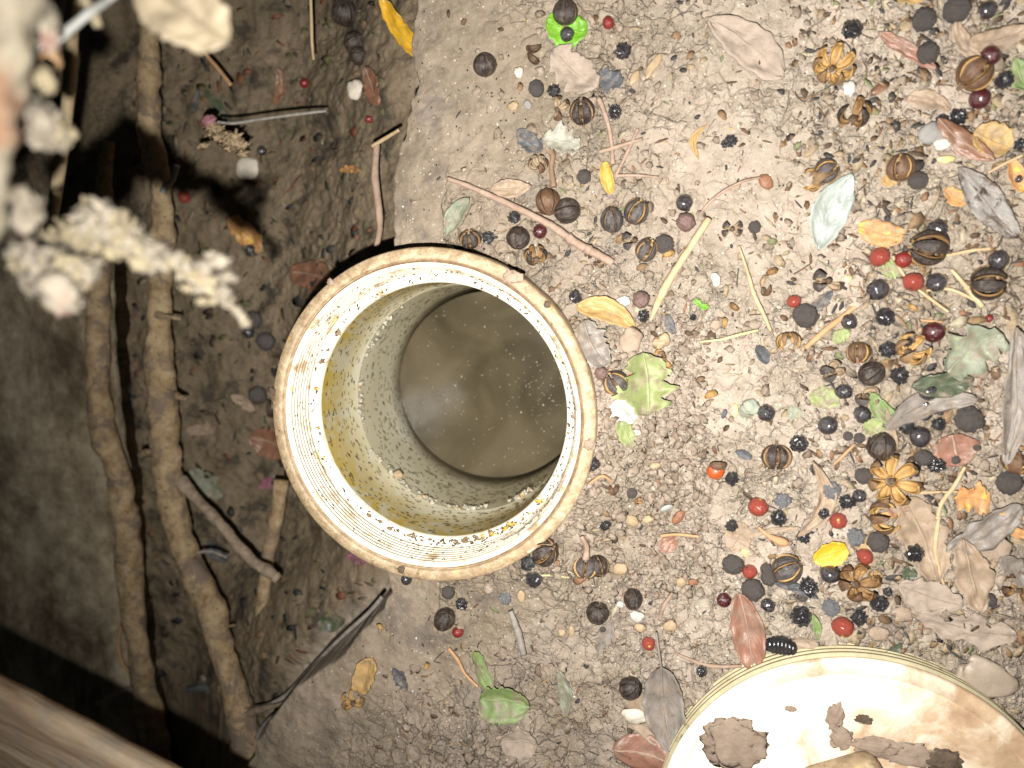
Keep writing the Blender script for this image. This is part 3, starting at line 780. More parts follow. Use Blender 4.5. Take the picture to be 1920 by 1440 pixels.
def dtube(name, pts, mat, label, cat, jit=.2, seg=14, freq=160, parent=None, sub=8):
    P = smooth_path([(*dep(a, b, d_), r * d_ / FPX) for a, b, d_, r in pts], sub)
    base = Vector(P[0][:3]) if not parent else parent.location
    V, F = tube([Vector(p[:3]) - base for p in P], [p[3] for p in P], seg, True, jit, pts[0][0] + 5, freq)
    o = link(name, mesh(name, V, F, mat), parent, None if parent else base)
    if label: tag(o, label, cat)
    return o
branch = dtube('bark_branch', [(20, -160, .125, 56), (10, 0, .125, 62), (0, 100, .126, 54), (-18, 200, .127, 54), (-36, 300, .128, 54), (-48, 400, .129, 50), (-60, 480, .130, 36), (-80, 540, .132, 16)], 'bark_pale', 'thick pale blurred branch along the upper left edge', 'branch', .35, 30, 170)
for (px, py, dd, rx, ry, mt, sd) in ((88, 238, .14, 34, 44, 'fluff', 2), (42, 388, .14, 34, 40, 'fluff', 5), (84, 150, .135, 17, 24, 'fluff_cream', 8), (85, 50, .135, 22, 40, 'fluff', 4), (112, 252, .141, 26, 22, 'fluff_cream', 12)):
    v, f = blob(4, .5, 1.7, sd); s_ = dd / FPX
    o = link('lichen_tuft', mesh('lichen_tuft', [R @ Vector((p.x * rx * s_, p.y * ry * s_, p.z * rx * s_)) for p in v], f, mt), branch, dep(px, py, dd) - branch.location)
dtube('twig', [(46, 80, .15, 6), (62, 92, .15, 7), (100, 76, .15, 10), (135, 52, .152, 8), (170, 22, .155, 9), (200, 2, .16, 7), (240, -30, .165, 6)], 'thread_white', 'blurred pale grey twig slanting off the branch at the top left', 'twig', .2, 10)
dtube('twig', [(140, -40, .155, 9), (160, 0, .157, 10), (176, 30, .158, 11), (184, 50, .158, 9)], 'fluff_cream', 'blurred stubby cream twig end hanging at the top left', 'twig', .2, 10)
v, f = blob(3, .15, 1.3, 6); s_ = .145 / FPX
tag(link('orange_berry', mesh('orange_berry', [p * 19 * s_ for p in v], f, 'shell_tan'), None, dep(95, 112, .145)), 'blurred yellow-orange berry against the pale branch', 'berry')
dtube('straw', [(140, -40, .23, 12), (135, 40, .23, 12), (132, 130, .23, 12), (122, 240, .235, 11), (108, 340, .24, 11), (94, 430, .245, 10), (80, 520, .25, 9)], 'straw', 'long flat brown straw hanging beside the pale branch', 'straw', .05, 8)

# arching lichen clump
clump_path = [(28, 480, .150, 20), (55, 500, .150, 30), (92, 520, .150, 40), (120, 545, .150, 40), (128, 500, .152, 38), (138, 455, .154, 34), (168, 425, .155, 32), (205, 425, .156, 32), (235, 450, .157, 32), (268, 476, .158, 24), (300, 490, .159, 16), (335, 497, .160, 15), (368, 520, .162, 20), (400, 545, .164, 18), (430, 568, .166, 10), (450, 590, .167, 8), (460, 606, .168, 6)]
V = []; F = []
P = smooth_path([(*dep(a, b, d_), r * d_ / FPX) for a, b, d_, r in clump_path], 5)
base = Vector(P[0][:3])
tv, tf = tube([Vector(p[:3]) - base for p in P], [p[3] * .72 for p in P], 20, True, .75, 4, 420)
V.extend(tv); F.extend(tf)
for i, p in enumerate(P):
    c = Vector(p[:3]) - base
    for k in range(3):
        off = Vector((rng.gauss(0, 1), rng.gauss(0, 1), rng.gauss(0, .5))) * p[3] * .42
        addblob(c + off, p[3] * rng.uniform(.45, .75), rng.random() * 90, 3, 1.25, (rng.uniform(.5, 1.2), rng.uniform(.5, 1.2), .8), fq=2.0)
addblob(dep(118, 562, .148) - base, 30 * .148 / FPX, 3, 3, .4)
addblob(dep(112, 540, .146) - base, 32 * .148 / FPX, 8, 3, .4)
for (a, b, r) in ((385, 500, 15), (410, 490, 16), (425, 520, 15), (395, 478, 10), (420, 545, 12), (100, 470, 26), (60, 470, 22), (352, 540, 9), (380, 565, 9), (135, 420, 20), (215, 400, 16)):
    addblob(dep(a, b, .158) - base, r * .158 / FPX, a, 3, 1.2, (1.2, .7, .8), fq=2.2)
o = link('lichen_clump', mesh('lichen_clump', V, F, ['fluff', 'fluff_cream']), None, base)
pi = np.zeros(len(o.data.polygons), int); isl = 80
for i in range(len(pi)): pi[i] = 1 if ((i // 1280) * 7919) % 5 < 2 else 0
o.data.polygons.foreach_set('material_index', pi)
tag(o, 'arching blurred clump of cream lichen hanging over the pit', 'lichen')

# ------------------------------------------------------------------ leaves, twigs
def leaf(name, px1, py1, px2, py2, wpx, mat, label, a=1.0, b=.8, lift=.0012, curlx=.0, curly=.0, bend=0.0, nib=.06, seed=1, midrib=True, pit=False, fold=0.0, stalk=0, cat='leaf', z=None, depth=None, tipcut=0.0, thick=.00016, follow=1.0, group=None):
    """blade from stalk end (px1,py1) to tip (px2,py2)"""
    if depth: p1, p2 = dep(px1, py1, depth), dep(px2, py2, depth)
    elif z is not None: p1, p2 = on(px1, py1, z), on(px2, py2, z)
    else:
        f_ = ground if pit else slabpt
        p1, p2 = f_(px1, py1), f_(px2, py2)
    ax = p2 - p1
    free = depth or (z is not None)
    if not free: ax.z = 0
    L = ax.length; ax.normalize()
    up = UPv = (R @ Vector((0, 0, 1))) if depth else Vector((0, 0, 1))
    sd_ = up.cross(ax).normalized(); W = wpx * depth_of(p1) / FPX / 2
    nu, nv = 26, 10; V = []; F = []; UV = []
    lr = random.Random(seed * 13 + 1)
    if not curly and not free: curly = lr.uniform(.05, .5)
    if not curlx and not free: curlx = lr.uniform(0, .10)
    if not bend and not free: bend = lr.uniform(-.07, .07)
    nib = nib * 1.3 + .03
    if not free:
        ks = np.linspace(.05, .95, 14); sx_ = np.concatenate([p1.x + ax.x * ks * L + sd_.x * W * q_ * .6 for q_ in (-1, 0, 1)]); sy_ = np.concatenate([p1.y + ax.y * ks * L + sd_.y * W * q_ * .6 for q_ in (-1, 0, 1)])
        clod = float(np.percentile(H(sx_, sy_) - Hb(sx_, sy_)[0], 72))
    for i in range(nu + 1):
        u = i / nu
        wv = max(math.sin(math.pi * min(max((u * (1 - tipcut)) ** a, 0), 1)), 0) ** b
        for j in range(nv + 1):
            v = (j / nv) * 2 - 1
            e = 1 + nib * mnoise.fractal(Vector((u * 9, (1 if v > 0 else -1) * 3.0, seed * 3.7)), 1, 2, 3) * (1.3 if abs(v) > .9 else .8)
            s_ = v * W * wv * e
            bx = bend * L * math.sin(math.pi * u)
            hz = curly * W * (v * v) * wv + curlx * L * ((u - .5) ** 2 * 4) + fold * W * abs(v) * wv
            hz += .0011 * mnoise.fractal(Vector((u * 5, v * 2.5, seed * 2.2)), 1, 2, 2) * (L / .02)
            p = p1 + ax * (u * L) + sd_ * (s_ + bx)
            if free: q_ = p + up * hz
            else:
                bz = float(Hb(np.array(p.x), np.array(p.y))[0])
                q_ = Vector((p.x, p.y, max(bz + clod + lift * .6 + max(hz, -.0008), float(H(p.x, p.y)) + .0002 + .1 * lift)))
            V.append(q_ - p1); UV.append((u, j / nv))
    for i in range(nu):
        for j in range(nv): k = i * (nv + 1) + j; F.append([k, k + nv + 1, k + nv + 2, k + 1])
    me = mesh(name, V, F, mat, uv=UV)
    o = link(name, me, None, p1)
    md = o.modifiers.new('thickness', 'SOLIDIFY'); md.thickness = thick; md.offset = 0
    tag(o, label, cat, group)
    if midrib:
        pts = [V[i * (nv + 1) + nv // 2] + up * .00012 for i in range(0, nu - 1, 2)]
        if stalk:
            s0 = pts[0] - ax * (stalk * .00021); pts = [s0 + up * .0003] + pts
        mv, mf = tube(pts, [.00042 * (1 - .7 * i / len(pts)) * max(.6, min(1.3, W / .006)) for i in range(len(pts))], 5)
        link('midrib', mesh('midrib', mv, mf, mat if mat in ('leaf_green', 'leaf_yellow') else 'twig_pink' if 'red' in mat or 'brown' in mat else mat), o)
    return o
def twig(pts, mat, label, name='twig', lift=.0008, jit=.18, pit=False, knots=(), cat='twig', sub=7):
    P = []
    for t in pts:
        a, b, r = t[:3]; p = (ground if pit else slabpt)(a, b); rr2 = rad(r, p); P.append((p.x, p.y, 0, rr2))
    P = smooth_path(P, sub); pos = []
    for p in P:
        bz = float(Hb(np.array(p[0]), np.array(p[1]))[0]); pos.append(Vector((p[0], p[1], bz + .0016 + lift + p[3])))
    base = pos[0].copy()
    V, F = tube([p - base for p in pos], [p[3] for p in P], 9, True, jit, pts[0][0], 380)
    o = link(name, mesh(name, V, F, mat), None, base); tag(o, label, cat)
    for k in knots:
        c = pos[int(k * (len(pos) - 1))] - base; r = P[int(k * (len(pos) - 1))][3]
        v, f = blob(2, .4, 1.5, k * 9); link('knot', mesh('knot', [c + q_ * r * 1.25 + Vector((0, 0, r * .25)) for q_ in v], f, mat), o)
    return o
LEAVES = [
 ('leaf', 712, -6, 755, 62, 34, 'leaf_yellow', 'bright yellow leaf on the bank at the top of the pit edge', dict(lift=.001, nib=.12, b=.45, pit=False, seed=3)),
 ('leaf', 1027, 44, 1101, 62, 62, 'leaf_green', 'bright green leaf under a black berry at the top centre', dict(nib=.18, b=.5, a=.9, seed=5, lift=.0008)),
 ('leaf', 1328, 40, 1466, 150, 74, 'leaf_clay', 'large flat clay-coated leaf on bare soil near the top', dict(a=1.15, b=.55, nib=.04, seed=2, lift=.0006, thick=.0008)),
 ('leaf', 1530, 470, 1592, 328, 66, 'leaf_white', 'whitish translucent leaf with glassy surface, pointed at both ends', dict(a=1.0, b=.75, curly=.5, nib=.05, seed=4, lift=.0025)),
 ('leaf', 1606, 424, 1694, 445, 48, 'leaf_orange', 'orange-brown leaf tucked behind the whitish translucent leaf', dict(a=.9, b=.6, seed=6, tipcut=.1)),
 ('leaf', 1750, 228, 1858, 304, 44, 'leaf_brown', 'glossy chestnut-brown leaf with a sharp midrib near the right edge', dict(a=1, b=.7, curly=-.35, seed=8, lift=.003, fold=.15)),
 ('leaf', 1818, 250, 1892, 278, 62, 'leaf_ochre', 'pale yellow-ochre leaf beneath the glossy chestnut-brown leaf', dict(a=1, b=.45, nib=.12, seed=9)),
 ('leaf', 1795, 315, 1900, 448, 58, 'leaf_mottled', 'grey-brown leaf with dark blotch below the chestnut-brown leaf', dict(a=1, b=.65, seed=11, lift=.003, curly=.3)),
 ('leaf', 1893, 300, 1918, 362, 30, 'leaf_orange', 'orange curled leaf bit cut by the right edge', dict(a=1, b=.5, curly=.7, seed=12)),
 ('leaf', 1658, -4, 1735, 2, 30, 'leaf_ochre', 'ochre leaf tip entering at the top right', dict(seed=13, nib=.15)),
 ('leaf', 1808, 86, 1916, 62, 44, 'leaf_tan', 'pinkish tan leaf in the upper right corner', dict(b=.5, seed=14, lift=.003)),
 ('leaf', 1642, 66, 1748, 136, 26, 'leaf_redbrown', 'narrow reddish brown leaf slanting near the upper right capsule', dict(b=.5, seed=15, nib=.12)),
 ('leaf', 1698, 184, 1782, 208, 34, 'leaf_tan', 'small triangular tan leaf left of the dark red berry', dict(a=.7, b=.7, seed=16, nib=.15)),
 ('leaf', 1900, 110, 1935, 175, 44, 'leaf_lime', 'yellow-green leaf sliver at the upper right edge', dict(seed=18)),
 ('leaf', 1020, 262, 1090, 276, 46, 'leaf_translucent', 'grey-green papery leaf with ragged lower edge above the capsule pair', dict(nib=.4, b=.4, seed=19)),
 ('leaf', 1040, 100, 1122, 170, 64, 'leaf_clay', 'ragged pale clay-coated leaf below the bright green leaf', dict(nib=.4, b=.4, seed=20, midrib=False)),
 ('leaf', 1120, 138, 1168, 160, 40, 'leaf_slate', 'dark grey leaf scrap beside the ragged clay-coated leaf', dict(nib=.3, b=.5, seed=21)),
 ('leaf', 971, 245, 1018, 284, 36, 'leaf_slate', 'dull grey leaf scrap left of the grey-green papery leaf', dict(nib=.2, b=.5, seed=22)),
 ('leaf', 922, 356, 1000, 352, 34, 'leaf_tan', 'small tan leaf lying over the long slanting twig', dict(a=.9, b=.8, seed=23, curly=.4, lift=.002)),
 ('leaf', 838, 442, 886, 374, 36, 'leaf_greygreen', 'grey-green leaf with brown fold above the pipe rim', dict(b=.7, curly=.6, seed=24)),
 ('leaf', 1134, 303, 1146, 364, 24, 'husk', 'small glossy yellow husk standing upright in the picture', dict(b=.45, curly=.8, seed=25, midrib=False)),
 ('leaf', 1082, 572, 1192, 612, 44, 'leaf_ochre', 'ochre-brown folded leaf touching the pipe rim on the right', dict(b=.6, a=.85, curly=.5, seed=26, lift=.002, bend=.1)),
 ('leaf', 1096, 600, 1138, 684, 56, 'leaf_grey', 'ragged grey mud-coated leaf between pipe rim and ochre leaf', dict(b=.4, nib=.25, seed=27, lift=.003)),
 ('leaf', 1206, 660, 1216, 776, 84, 'leaf_palegreen', 'tattered pale green leaf right of the pipe', dict(b=.42, nib=.45, seed=28, fold=.3, lift=.0015)),
 ('leaf', 1150, 752, 1190, 790, 42, 'leaf_paper', 'white papery scrap below the tattered pale green leaf', dict(b=.4, nib=.3, seed=29, midrib=False, lift=.002)),
 ('leaf', 1162, 790, 1186, 838, 30, 'leaf_palegreen', 'small green scrap under the white papery scrap', dict(b=.45, nib=.3, seed=30, midrib=False)),
 ('leaf', 1302, 562, 1328, 578, 12, 'leaf_green', 'tiny bright green leaf fragment on the bare soil', dict(b=.4, nib=.5, seed=31, midrib=False)),
 ('leaf', 1418, 648, 1438, 682, 22, 'leaf_slate', 'dark slate leaf chip above the shiny black berry', dict(b=.5, seed=32, midrib=False)),
 ('leaf', 1250, 588, 1264, 626, 18, 'leaf_slate', 'dark slate chip at the lower end of the pale stick', dict(b=.5, seed=33, midrib=False)),
 ('leaf', 1378, 845, 1410, 858, 16, 'leaf_slate', 'pale slate chip right of the orange berry', dict(b=.6, seed=34, midrib=False)),
 ('leaf', 1520, 860, 1492, 1000, 34, 'leaf_tan', 'long tan leaf curled like a crescent above the red berry', dict(b=.7, bend=.26, curly=.5, seed=35, lift=.003)),
 ('leaf', 1498, 986, 1405, 1004, 10, 'leaf_tan', 'narrow tan tail of leaf below the crescent leaf', dict(b=.5, seed=36, midrib=False)),
 ('leaf', 1242, 1008, 1264, 1030, 38, 'leaf_redbrown', 'reddish lobed leaf piece on crumbly soil below the pearly disc', dict(nib=.5, b=.4, seed=37, midrib=False)),
 ('leaf', 1522, 1046, 1586, 1024, 46, 'leaf_yellow', 'oval bright yellow leaf among the berries', dict(b=.5, seed=38, nib=.05, tipcut=.06, lift=.0025)),
 ('leaf', 1385, 1108, 1410, 1250, 60, 'leaf_redbrown', 'upright red-brown oval leaf beside the lid', dict(b=.55, seed=39, nib=.03, curly=.2, fold=.12, lift=.002)),
 ('leaf', 1240, 1236, 1262, 1400, 76, 'leaf_grey', 'pale silvery brown leaf left of the lid', dict(b=.6, a=.85, seed=40, fold=.35, lift=.002, stalk=70)),
 ('leaf', 1150, 1392, 1262, 1425, 72, 'leaf_redbrown', 'broad red-brown leaf at the bottom edge left of the lid', dict(b=.5, seed=41, lift=.003, curly=-.2)),
 ('leaf', 1186, 1300, 1246, 1400, 60, 'leaf_tan', 'tan leaf partly under the pale silvery leaf', dict(b=.5, seed=42, lift=.0)),
 ('leaf', 1148, 1160, 1120, 1215, 26, 'leaf_grey', 'thin silvery grey leaf below the pair of dark capsules', dict(b=.6, nib=.2, seed=43)),
 ('leaf', 1050, 1255, 1062, 1340, 26, 'leaf_greygreen', 'dull grey-green leaf right of the curled lime leaf', dict(b=.6, nib=.2, seed=44)),
 ('leaf', 1165, 720, 1190, 700, 10, 'leaf_orange', 'tiny orange flake at the pipe side of the tattered green leaf', dict(seed=45, midrib=False)),
 ('leaf', 895, 1212, 925, 1312, 24, 'leaf_lime', 'rolled upper arm of bright lime leaf on the bank below the pipe', dict(b=.3, curly=-.5, nib=.2, seed=46, lift=.0025)),
 ('leaf', 902, 1306, 996, 1318, 66, 'leaf_lime', 'broad lime green leaf folded under its rolled arm below the pipe', dict(b=.45, a=.75, nib=.18, seed=47, lift=.002, fold=.15)),
 ('leaf', 675, 1295, 700, 1232, 40, 'leaf_ochre', 'square pale cork-like flake above the tan bottom-left capsule', dict(b=.25, nib=.08, seed=48, midrib=False, thick=.001)),
 ('leaf', 738, 1250, 764, 1296, 24, 'leaf_slate', 'dark pointed leaf chip on the bank right of the cork flake', dict(b=.7, nib=.3, seed=49)),
 ('leaf', 1518, 742, 1572, 752, 40, 'leaf_palegreen', 'pale green leaf piece between the broken capsules', dict(b=.4, nib=.2, seed=50, midrib=False)),
 ('leaf', 1628, 735, 1690, 790, 34, 'leaf_lime', 'curved lime green leaf in the berry drift', dict(b=.5, bend=-.15, seed=51, lift=.004, curly=.3)),
 ('leaf', 1618, 790, 1650, 812, 34, 'leaf_palegreen', 'small pale green leaf under the long grey leaf tip', dict(b=.5, nib=.2, seed=52, lift=.003)),
 ('leaf', 1650, 512, 1684, 498, 34, 'leaf_palegreen', 'pale green leaf scrap between the red berries', dict(b=.4, nib=.3, seed=53, midrib=False)),
 ('leaf', 1560, 640, 1592, 622, 26, 'leaf_palegreen', 'light green leaf scrap right of the tan split capsule', dict(b=.5, nib=.3, seed=54, midrib=False)),
 ('leaf', 1828, 745, 1652, 800, 48, 'leaf_grey', 'long smooth grey leaf lying across the right side', dict(b=.5, bend=-.10, seed=55, lift=.004, nib=.03, midrib=False)),
 ('leaf', 1888, 612, 1862, 860, 52, 'leaf_grey', 'tall grey leaf standing along the right edge', dict(b=.6, bend=.06, seed=56, lift=.006, nib=.08, curly=.6)),
 ('leaf', 1702, 722, 1820, 712, 46, 'leaf_darkgreen', 'dark green leaf over a shiny black berry', dict(b=.6, seed=57, lift=.005, fold=.3, curly=.2)),
 ('leaf', 1765, 695, 1862, 625, 82, 'leaf_greygreen', 'crumpled grey-green leaf mass at the right', dict(b=.45, nib=.3, seed=58, lift=.005, curly=.3, curlx=.1)),
 ('leaf', 1778, 812, 1792, 872, 76, 'leaf_redbrown', 'broad orange-brown leaf beneath the dull black berry at right', dict(b=.4, nib=.1, seed=59, lift=.002)),
 ('leaf', 1688, 930, 1752, 1086, 78, 'leaf_tan', 'large torn tan leaf below the big tan rosette', dict(b=.45, a=.8, nib=.25, seed=60, lift=.002, fold=.1)),
 ('leaf', 1792, 1000, 1832, 1140, 62, 'leaf_tan', 'upright tan leaf with two dark slits right of the torn leaf', dict(b=.6, nib=.15, seed=61, lift=.005, curly=.3)),
 ('leaf', 1770, 1030, 1908, 942, 54, 'leaf_grey', 'grey leaf slanting up to the right edge', dict(b=.5, nib=.08, seed=62, lift=.004)),
 ('leaf', 1875, 985, 1925, 1004, 18, 'leaf_orange', 'thin orange leaf sliver at the right edge', dict(b=.6, seed=63, lift=.004)),
 ('leaf', 1785, 930, 1852, 936, 54, 'leaf_orange', 'lobed rusty brown leaf under the curved stalk', dict(b=.35, nib=.6, seed=64, lift=.003)),
 ('leaf', 1680, 1090, 1800, 1130, 62, 'leaf_clay', 'mud-coated leaf above the lid on the right', dict(b=.5, nib=.25, seed=65, lift=.002)),
 ('leaf', 1720, 1150, 1900, 1185, 60, 'leaf_clay', 'long mud-coated leaf running to the right edge above the lid', dict(b=.5, nib=.3, seed=66, lift=.0)),
 ('leaf', 1668, 936, 1690, 962, 34, 'leaf_redbrown', 'reddish leaf tip under the big tan rosette', dict(b=.5, seed=67, lift=.001)),
 ('leaf', 1690, 1078, 1716, 1072, 26, 'leaf_darkgreen', 'dark green leaf bit above the mud-coated leaf', dict(b=.5, nib=.4, seed=68)),
 ('leaf', 1522, 1148, 1530, 1192, 15, 'leaf_lime', 'thin fresh green leaf blade touching a black berry near the lid', dict(b=.6, seed=69, lift=.003, midrib=False)),
 ('leaf', 1450, 1090, 1530, 1115, 18, 'leaf_slate', 'narrow dark leaf strip between dark fruits above the millipede', dict(b=.6, nib=.2, seed=70)),
 ('leaf', 1508, 588, 1560, 545, 22, 'leaf_slate', 'narrow grey leaf strip right of the small round red berry', dict(b=.6, nib=.2, seed=71)),
 ('leaf', 940, 1390, 1010, 1385, 60, 'leaf_clay', 'clay-coated leaf half buried at the bottom edge', dict(b=.4, nib=.2, seed=72)),
 ('leaf', 1395, 980, 1370, 1030, 50, 'leaf_tan', 'dusty tan leaf half buried left of the crescent leaf', dict(b=.5, nib=.3, seed=73, lift=.0)),
 ('leaf', 1640, 1248, 1690, 1205, 22, 'leaf_darkgreen', 'dark mossy leaf scrap standing at the lid edge', dict(b=.6, nib=.3, seed=74)),
 ('leaf', 1588, 1010, 1640, 1026, 22, 'leaf_ochre', 'pale leaf scrap between yellow leaf and dull black berry', dict(b=.6, nib=.3, seed=75, lift=0)),
 ('leaf', 1385, 765, 1415, 775, 30, 'leaf_greygreen', 'grey-green scrap left of the shiny black berry', dict(b=.4, nib=.3, seed=76, midrib=False, lift=0)),
 ('leaf', 1478, 765, 1502, 780, 24, 'leaf_greygreen', 'mossy grey-green scrap right of the shiny black berry', dict(b=.4, nib=.3, seed=77, midrib=False, lift=0)),
 ('leaf', 1310, 300, 1330, 232, 14, 'leaf_ochre', 'curled ochre strip around a soil clod', dict(b=.6, bend=.3, seed=78, midrib=False)),
 ('leaf', 1680, 840, 1655, 760, 12, 'leaf_tan', 'thin tan strip beside the lime green leaf', dict(seed=79, midrib=False, lift=.003)),
 ('leaf', 1770, 355, 1812, 382, 30, 'leaf_orange', 'brown-orange leaf bit left of the dark-blotched leaf', dict(b=.5, seed=80, nib=.2)),
 ('leaf', 1790, 40, 1840, 120, 30, 'leaf_tan', 'dusty tan leaf above the brown split capsule at upper right', dict(b=.5, seed=81, nib=.2, lift=.001)),
 ('leaf', 1690, 330, 1650, 345, 26, 'leaf_ochre', 'small ochre leaf scrap left of the striped capsule', dict(b=.4, seed=82, nib=.2, midrib=False)),
 ('leaf', 1870, 1040, 1915, 1090, 40, 'leaf_grey', 'grey leaf scrap by the right edge above the open capsule', dict(b=.5, seed=83, nib=.2)),
]
for t in LEAVES:
    o = leaf(t[0], *t[1:6], t[6], t[7], **t[8])
# hanging leaf and pit leaves
leaf('leaf', 262, -40, 428, 82, 130, 'leaf_pale_dry', 'large blurred cream leaf hanging into the top of the picture', depth=.150, b=.42, a=.9, nib=.12, seed=90, curly=.2)
for t in [(150, 285, 700, 260, 40, 'leaf_orange')][:0]: pass
PITL = [(190, 290, 214, 330, 26, 'leaf_orange', 'small orange leaf bit at the tip of the ochre root'), (545, 510, 630, 535, 52, 'leaf_brown', 'reddish brown leaf in the pit shadow above the pipe'),
        (388, 172, 440, 232, 20, 'leaf_darkgreen', 'narrow dark leaf beside the pale flower'), (520, 200, 528, 130, 20, 'leaf_brown', 'narrow brown leaf on the pit floor above the grey stem'),
        (488, 912, 548, 898, 24, 'petal_pink', 'pink petal at the left foot of the pipe'), (650, 1040, 690, 1052, 20, 'petal_pink', 'pink petal under the lower left of the pipe rim'),
        (520, 930, 535, 925, 20, 'petal_pink', 'small pink petal above the short tan root'), (355, 805, 410, 800, 22, 'leaf_tan', 'pale leaf shred right of the long root'),
        (360, 880, 420, 930, 48, 'leaf_greygreen', 'pale grey leaf right of the long root fork'), (435, 740, 480, 770, 20, 'leaf_tan', 'pale straw-like shred on the pit floor by the pipe'),
        (470, 820, 540, 850, 56, 'leaf_brown', 'rusty brown leaf left of the pipe'), (365, 210, 378, 170, 12, 'leaf_slate', 'dark chip on the pit floor by the hanging leaf shadow'),
        (430, 410, 500, 470, 44, 'leaf_orange', 'orange-brown leaf in the pit near the clump tip'), (600, 1165, 650, 1160, 30, 'leaf_darkgreen', 'green-brown leaf in the deep pit below the pipe'),
        (640, 320, 680, 322, 13, 'leaf_orange', 'small orange strip on the pit slope above the pipe'), (230, 700, 250, 770, 22, 'leaf_slate', 'dark flat chip between the two big roots'),
        (395, 1010, 430, 1050, 30, 'leaf_slate', 'dark leaf in the pit under the root branch'), (690, 130, 712, 200, 36, 'leaf_brown', 'dark brown leaf against the bank above the small berry')]
for i, (a, b, c, d_, w_, mt, lb) in enumerate(PITL):
    leaf('petal' if 'petal' in mt else 'leaf', a, b, c, d_, w_, mt, lb, pit=True, b=.5, nib=.25, seed=100 + i, lift=.001, midrib=w_ > 22, cat='petal' if 'petal' in mt else 'leaf')

